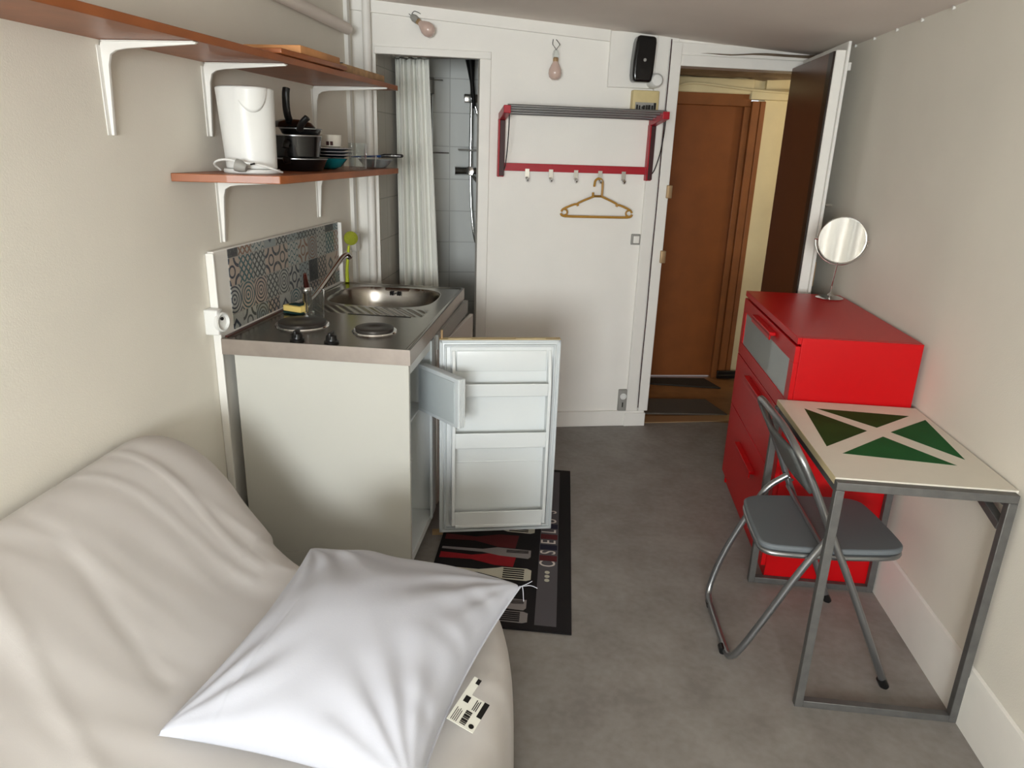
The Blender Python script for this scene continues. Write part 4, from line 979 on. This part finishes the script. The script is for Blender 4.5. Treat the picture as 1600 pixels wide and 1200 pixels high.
# mirror
mr=thing('vanity_mirror','round chrome tabletop mirror on a thin stem standing on the red chest','mirror',(1.115,3.372,0.996))
mb=MB(); mb.lathe([(0.058,0),(0.060,0.003),(0.050,0.008),(0.012,0.014),(0.006,0.024),(0,0.024)],(1.115,3.372,0.996),n=40); obj('base',mb,m_chrome,mr)
hc=Vector((1.098,3.285,1.268)); nrm=((Vector((0,0,1.6))-hc).normalized()+(Vector((0.80,-3.0,1.52))-hc).normalized()).normalized()
mb=MB(); mb.tube([(1.115,3.372,1.01),(1.102,3.300,1.168)],0.0032,8); obj('stem',mb,m_chrome,mr)
R=0.098
t1=nrm.cross(Vector((0,0,1))).normalized(); t2=t1.cross(nrm)
t2 = t2 if t2.z>0 else -t2
mb=MB(); mb.tube([hc+t1*(R+0.008)*math.cos(a)-t2*(R+0.008)*math.sin(a) for a in [PI*i/24 for i in range(25)]],0.0028,8)
mb.tube([hc-t1*(R+0.013),hc-t1*(R-0.004)],0.005,8); mb.tube([hc+t1*(R+0.013),hc+t1*(R-0.004)],0.005,8); obj('yoke',mb,m_chrome,mr)
mb=MB(); mb.lathe([(R-0.004,0.004),(R,0.005),(R+0.001,0.0),(R,-0.006),(0,-0.006)],hc,n=56,axis=nrm); obj('mirror_frame',mb,m_chrome,mr)
mb=MB(); mb.lathe([(0,0.0045),(R-0.003,0.0045),(R-0.003,0.003),(0,0.003)],hc,n=56,axis=nrm); obj('mirror_glass',mb,m_mirror,mr)

# ------------------------------------------------------------------ table
tb=thing('wall_table','small white-topped table with green triangles on a raw steel frame','table',(0.96,2.2,0))
TX0,TX1,TY0,TY1=0.722,1.196,1.862,2.545
Wd=0.024
def sq(name,p,q,**k): mb=MB(); mb.sqtube(p,q,Wd,**k); obj(name,mb,m_ironf,tb,bevel=0.0015)
h=Wd/2; H=0.748; EPS=0.0006
for (x,y) in ((TX0,TY0),(TX1,TY0),(TX0-0.005,TY1-0.012),(TX1-0.006,TY1-0.012)):
    sq('leg',(x+(h if x<1 else -h),y+h,0.0),(x+(h if x<1 else -h),y+h,H-h-EPS if y==TY0 else H-0.018-h-EPS))
for y in (TY0+h,TY1-h+0.012):
    dx=0 if y<2 else -0.005
    sq('floor_rail',(TX0+Wd+dx,y,h),(TX1-Wd+dx,y,h))
sq('top_rail',(TX0+0.0,TY0+h,H),(TX1,TY0+h,H)); sq('top_rail',(TX0-0.005,TY1-h,H-0.018),(TX1-0.006,TY1-h,H-0.018))
for x in (TX0+h+0.006,TX1-h): sq('side_rail',(x,TY0+Wd+EPS,H-0.018),(x,TY1-Wd-EPS,H-0.018))
sq('corner_brace',(TX1-h-0.001,TY0+Wd,0.655),(TX1-h-0.001,TY0+0.27,H-0.030)); sq('corner_brace',(TX1-h-0.001,TY1-Wd-0.012,0.665),(TX1-h-0.001,TY1-0.20,H-0.030))
mb=MB()
mb.box((TX0+0.002,TY0+Wd+0.001,0.7435),(TX1+0.008,TY1+0.0,0.764)); 
mb.mi=3; mb.box((TX0+0.0005,TY0+Wd+0.001,0.7438),(TX0+0.0025,TY1,0.7637))
tris=[((0.795,2.461),(0.943,2.276),(0.768,2.115)),((0.839,2.470),(1.143,2.452),(0.987,2.313)),((1.018,2.279),(1.186,2.423),(1.157,2.085)),((0.977,2.233),(0.800,2.067),(1.111,2.035))]
for t,mi in zip(tris,(2,2,1,1)):
    mb.mi=mi; mb.poly([(x,y,0.7641) for x,y in t],(0,0,0.0005))
obj('table_top',mb,[m_top,m_green,m_green2,m_topedge],tb)

# ------------------------------------------------------------------ folding chair
ch=thing('folding_chair','grey metal folding chair with grey seat tucked at the small table','chair',(0.8,2.2,0))
YN,YF=1.995,2.435; r=0.0115
def sideA(y,ft,off=0): return [(ft,y+off,0.012),(0.841,y,0.416),(0.785,y,0.52),(0.738,y,0.62),(0.690,y,0.715)]
near=sideA(YN-0.022,1.032,0.022); far=[(0.992,YF+0.015,0.012),(0.812,YF,0.416),(0.762,YF,0.52),(0.722,YF,0.62),(0.675,YF,0.715)]
top=[(0.650,YN-0.010,0.785),(0.630,YN+0.09,0.825),(0.618,(YN+YF)/2,0.832),(0.618,YF-0.06,0.825),(0.635,YF-0.008,0.790)]
path=near+top+far[::-1]
obj('back_frame',MB().tube(smooth_path(path,2),r,14),m_tube,ch)
fb=[(0.776,YN+0.002,0.505),(0.712,YN+0.002,0.390),(0.642,YN+0.006,0.225),(0.572,YN+0.018,0.060),(0.556,YN+0.045,0.020),(0.550,YN+0.085,0.0125),(0.540,2.30,0.0125),(0.536,2.36,0.018),(0.536,2.395,0.045),(0.575,2.410,0.195),(0.662,YF-0.022,0.402),(0.700,YF-0.022,0.480),(0.760,YF-0.022,0.525)]
obj('rear_leg_frame',MB().tube(smooth_path(fb,2),r,14),m_tube,ch)
for p in ((1.032,YN),(0.992,YF+0.015)):
    mb=MB(); mb.tube([(p[0]+0.005,p[1],0.0),(p[0]-0.012,p[1],0.030)],0.0145,12); obj('foot_cap',mb,m_black,ch)
for p in ((0.541,2.09),(0.537,2.345)):
    mb=MB(); mb.tube([(p[0],p[1]-0.015,0.0125),(p[0],p[1]+0.015,0.0125)],0.0126,12); obj('floor_pad',mb,m_black,ch)
# seat
import itertools
def rrect(c, hx, hy, rr, n=6, skew=0.0):
    pts=[]
    for sx,sy,a0 in ((1,1,0),(-1,1,PI/2),(-1,-1,PI),(1,-1,1.5*PI)):
        for i in range(n+1):
            a=a0+PI/2*i/n; pts.append((c[0]+sx*(hx-rr)+rr*math.cos(a), c[1]+sy*(hy-rr)+rr*math.sin(a)))
    return pts
sp_=[(0.615,2.345),(0.592,2.31),(0.588,2.055),(0.605,2.020),(0.65,2.012),(0.80,2.015),(0.99,2.038),(1.035,2.065),(1.045,2.11),(1.020,2.35),(0.995,2.385),(0.95,2.395),(0.80,2.385),(0.66,2.365)]
spp=[Vector((x,y,0.445)) for x,y in sp_]
q=[]
for it in range(2):
    q=[]
    for a,b in zip(spp,spp[1:]+spp[:1]): q+= [a*0.75+b*0.25,a*0.25+b*0.75]
    spp=q
# keep seat inside the tubes
spp=[Vector((p.x,min(max(p.y,YN+0.036 if False else p.y),p.y),p.z)) for p in spp]
mb=MB(); mb.poly(spp,(0,0,0.020)); obj('seat',mb,m_seat,ch,bevel=0.007,seg=3)
cc=Vector((0.82,2.185,0.445))
mb=MB(); rim=[cc+(p-cc)*0.965+Vector((0,0,-0.010)) for p in spp]; mb.tube(rim+[rim[0]],0.010,10,cap=False); obj('seat_rim',mb,m_tube,ch)
# backrest panel following the frame
def bp_(u,v):
    y=YN+0.015+(YF-YN-0.03)*u; z=0.655+0.135*v
    x=0.716-0.0037*0-(z-0.655)*0.56 + 0.030*math.sin(PI*u)*-0.6
    return Vector((x,y,z))
mb=MB(); mb.grid(16,6,bp_); o=obj('backrest',mb,mat('charcoal_panel',srgb(84,86,84),0.45),ch,recalc=False); o.modifiers.new('s','SOLIDIFY').thickness=0.012
# small embossed mark on backrest
mb=MB()
mm=[bp_(0.42+0.05*i,0.75-0.22*i*0.6)+Vector((-0.008,0,0)) for i in range(3)]
for p,w in zip(mm,(0.02,0.03,0.022)): mb.tube(smooth_path([p,p+Vector((0.001,w*0.5,-0.004)),p+Vector((0.0,w,0.003))]),0.0022,6)
obj('embossed_mark',mb,m_chrome,ch)
mb=MB(); mb.tube([(0.773,YN+0.0,0.475),(0.773,YF,0.475)],0.006,8); obj('seat_crossbar',mb,m_tube,ch)
for y in (YN-0.010,YF-0.011):
    mb=MB(); mb.tube([(0.776,y-0.02,0.512),(0.776,y+0.02,0.512)],0.006,10); obj('rivet',mb,m_chrome,ch)
    mb=MB(); mb.tube([(0.84,y-0.018,0.43),(0.84,y+0.018,0.43)],0.005,10); obj('rivet',mb,m_chrome,ch)

# sheer curtain over the right half of the window behind the camera
def wc(u,v):
    x=0.46+0.70*u; z=2.14-1.35*v
    return Vector((x,-2.98+0.055*math.sin(u*24+1.2*v+1.5*math.sin(2.1*v))+0.012*math.sin(u*17),z))
mb=MB(); mb.grid(120,20,wc)
m_sheer=bpy.data.materials.new('sheer_curtain'); m_sheer.use_nodes=True; nt=m_sheer.node_tree; nt.nodes.clear()
oo=nt.nodes.new('ShaderNodeOutputMaterial'); tl=nt.nodes.new('ShaderNodeBsdfTranslucent'); df=nt.nodes.new('ShaderNodeBsdfDiffuse'); mx=nt.nodes.new('ShaderNodeMixShader')
tl.inputs[0].default_value=(0.30,0.30,0.29,1); df.inputs[0].default_value=(0.62,0.61,0.59,1); mx.inputs[0].default_value=0.985
nt.links.new(tl.outputs[0],mx.inputs[1]); nt.links.new(df.outputs[0],mx.inputs[2]); nt.links.new(mx.outputs[0],oo.inputs[0])
tag(obj('window_curtain',mb,m_sheer,recalc=False),'white gathered curtain at the window behind the viewer, seen only in the round mirror','curtain')
# clean bookkeeping
for o in bpy.data.objects:
    if '_o' in o.keys(): del o['_o']
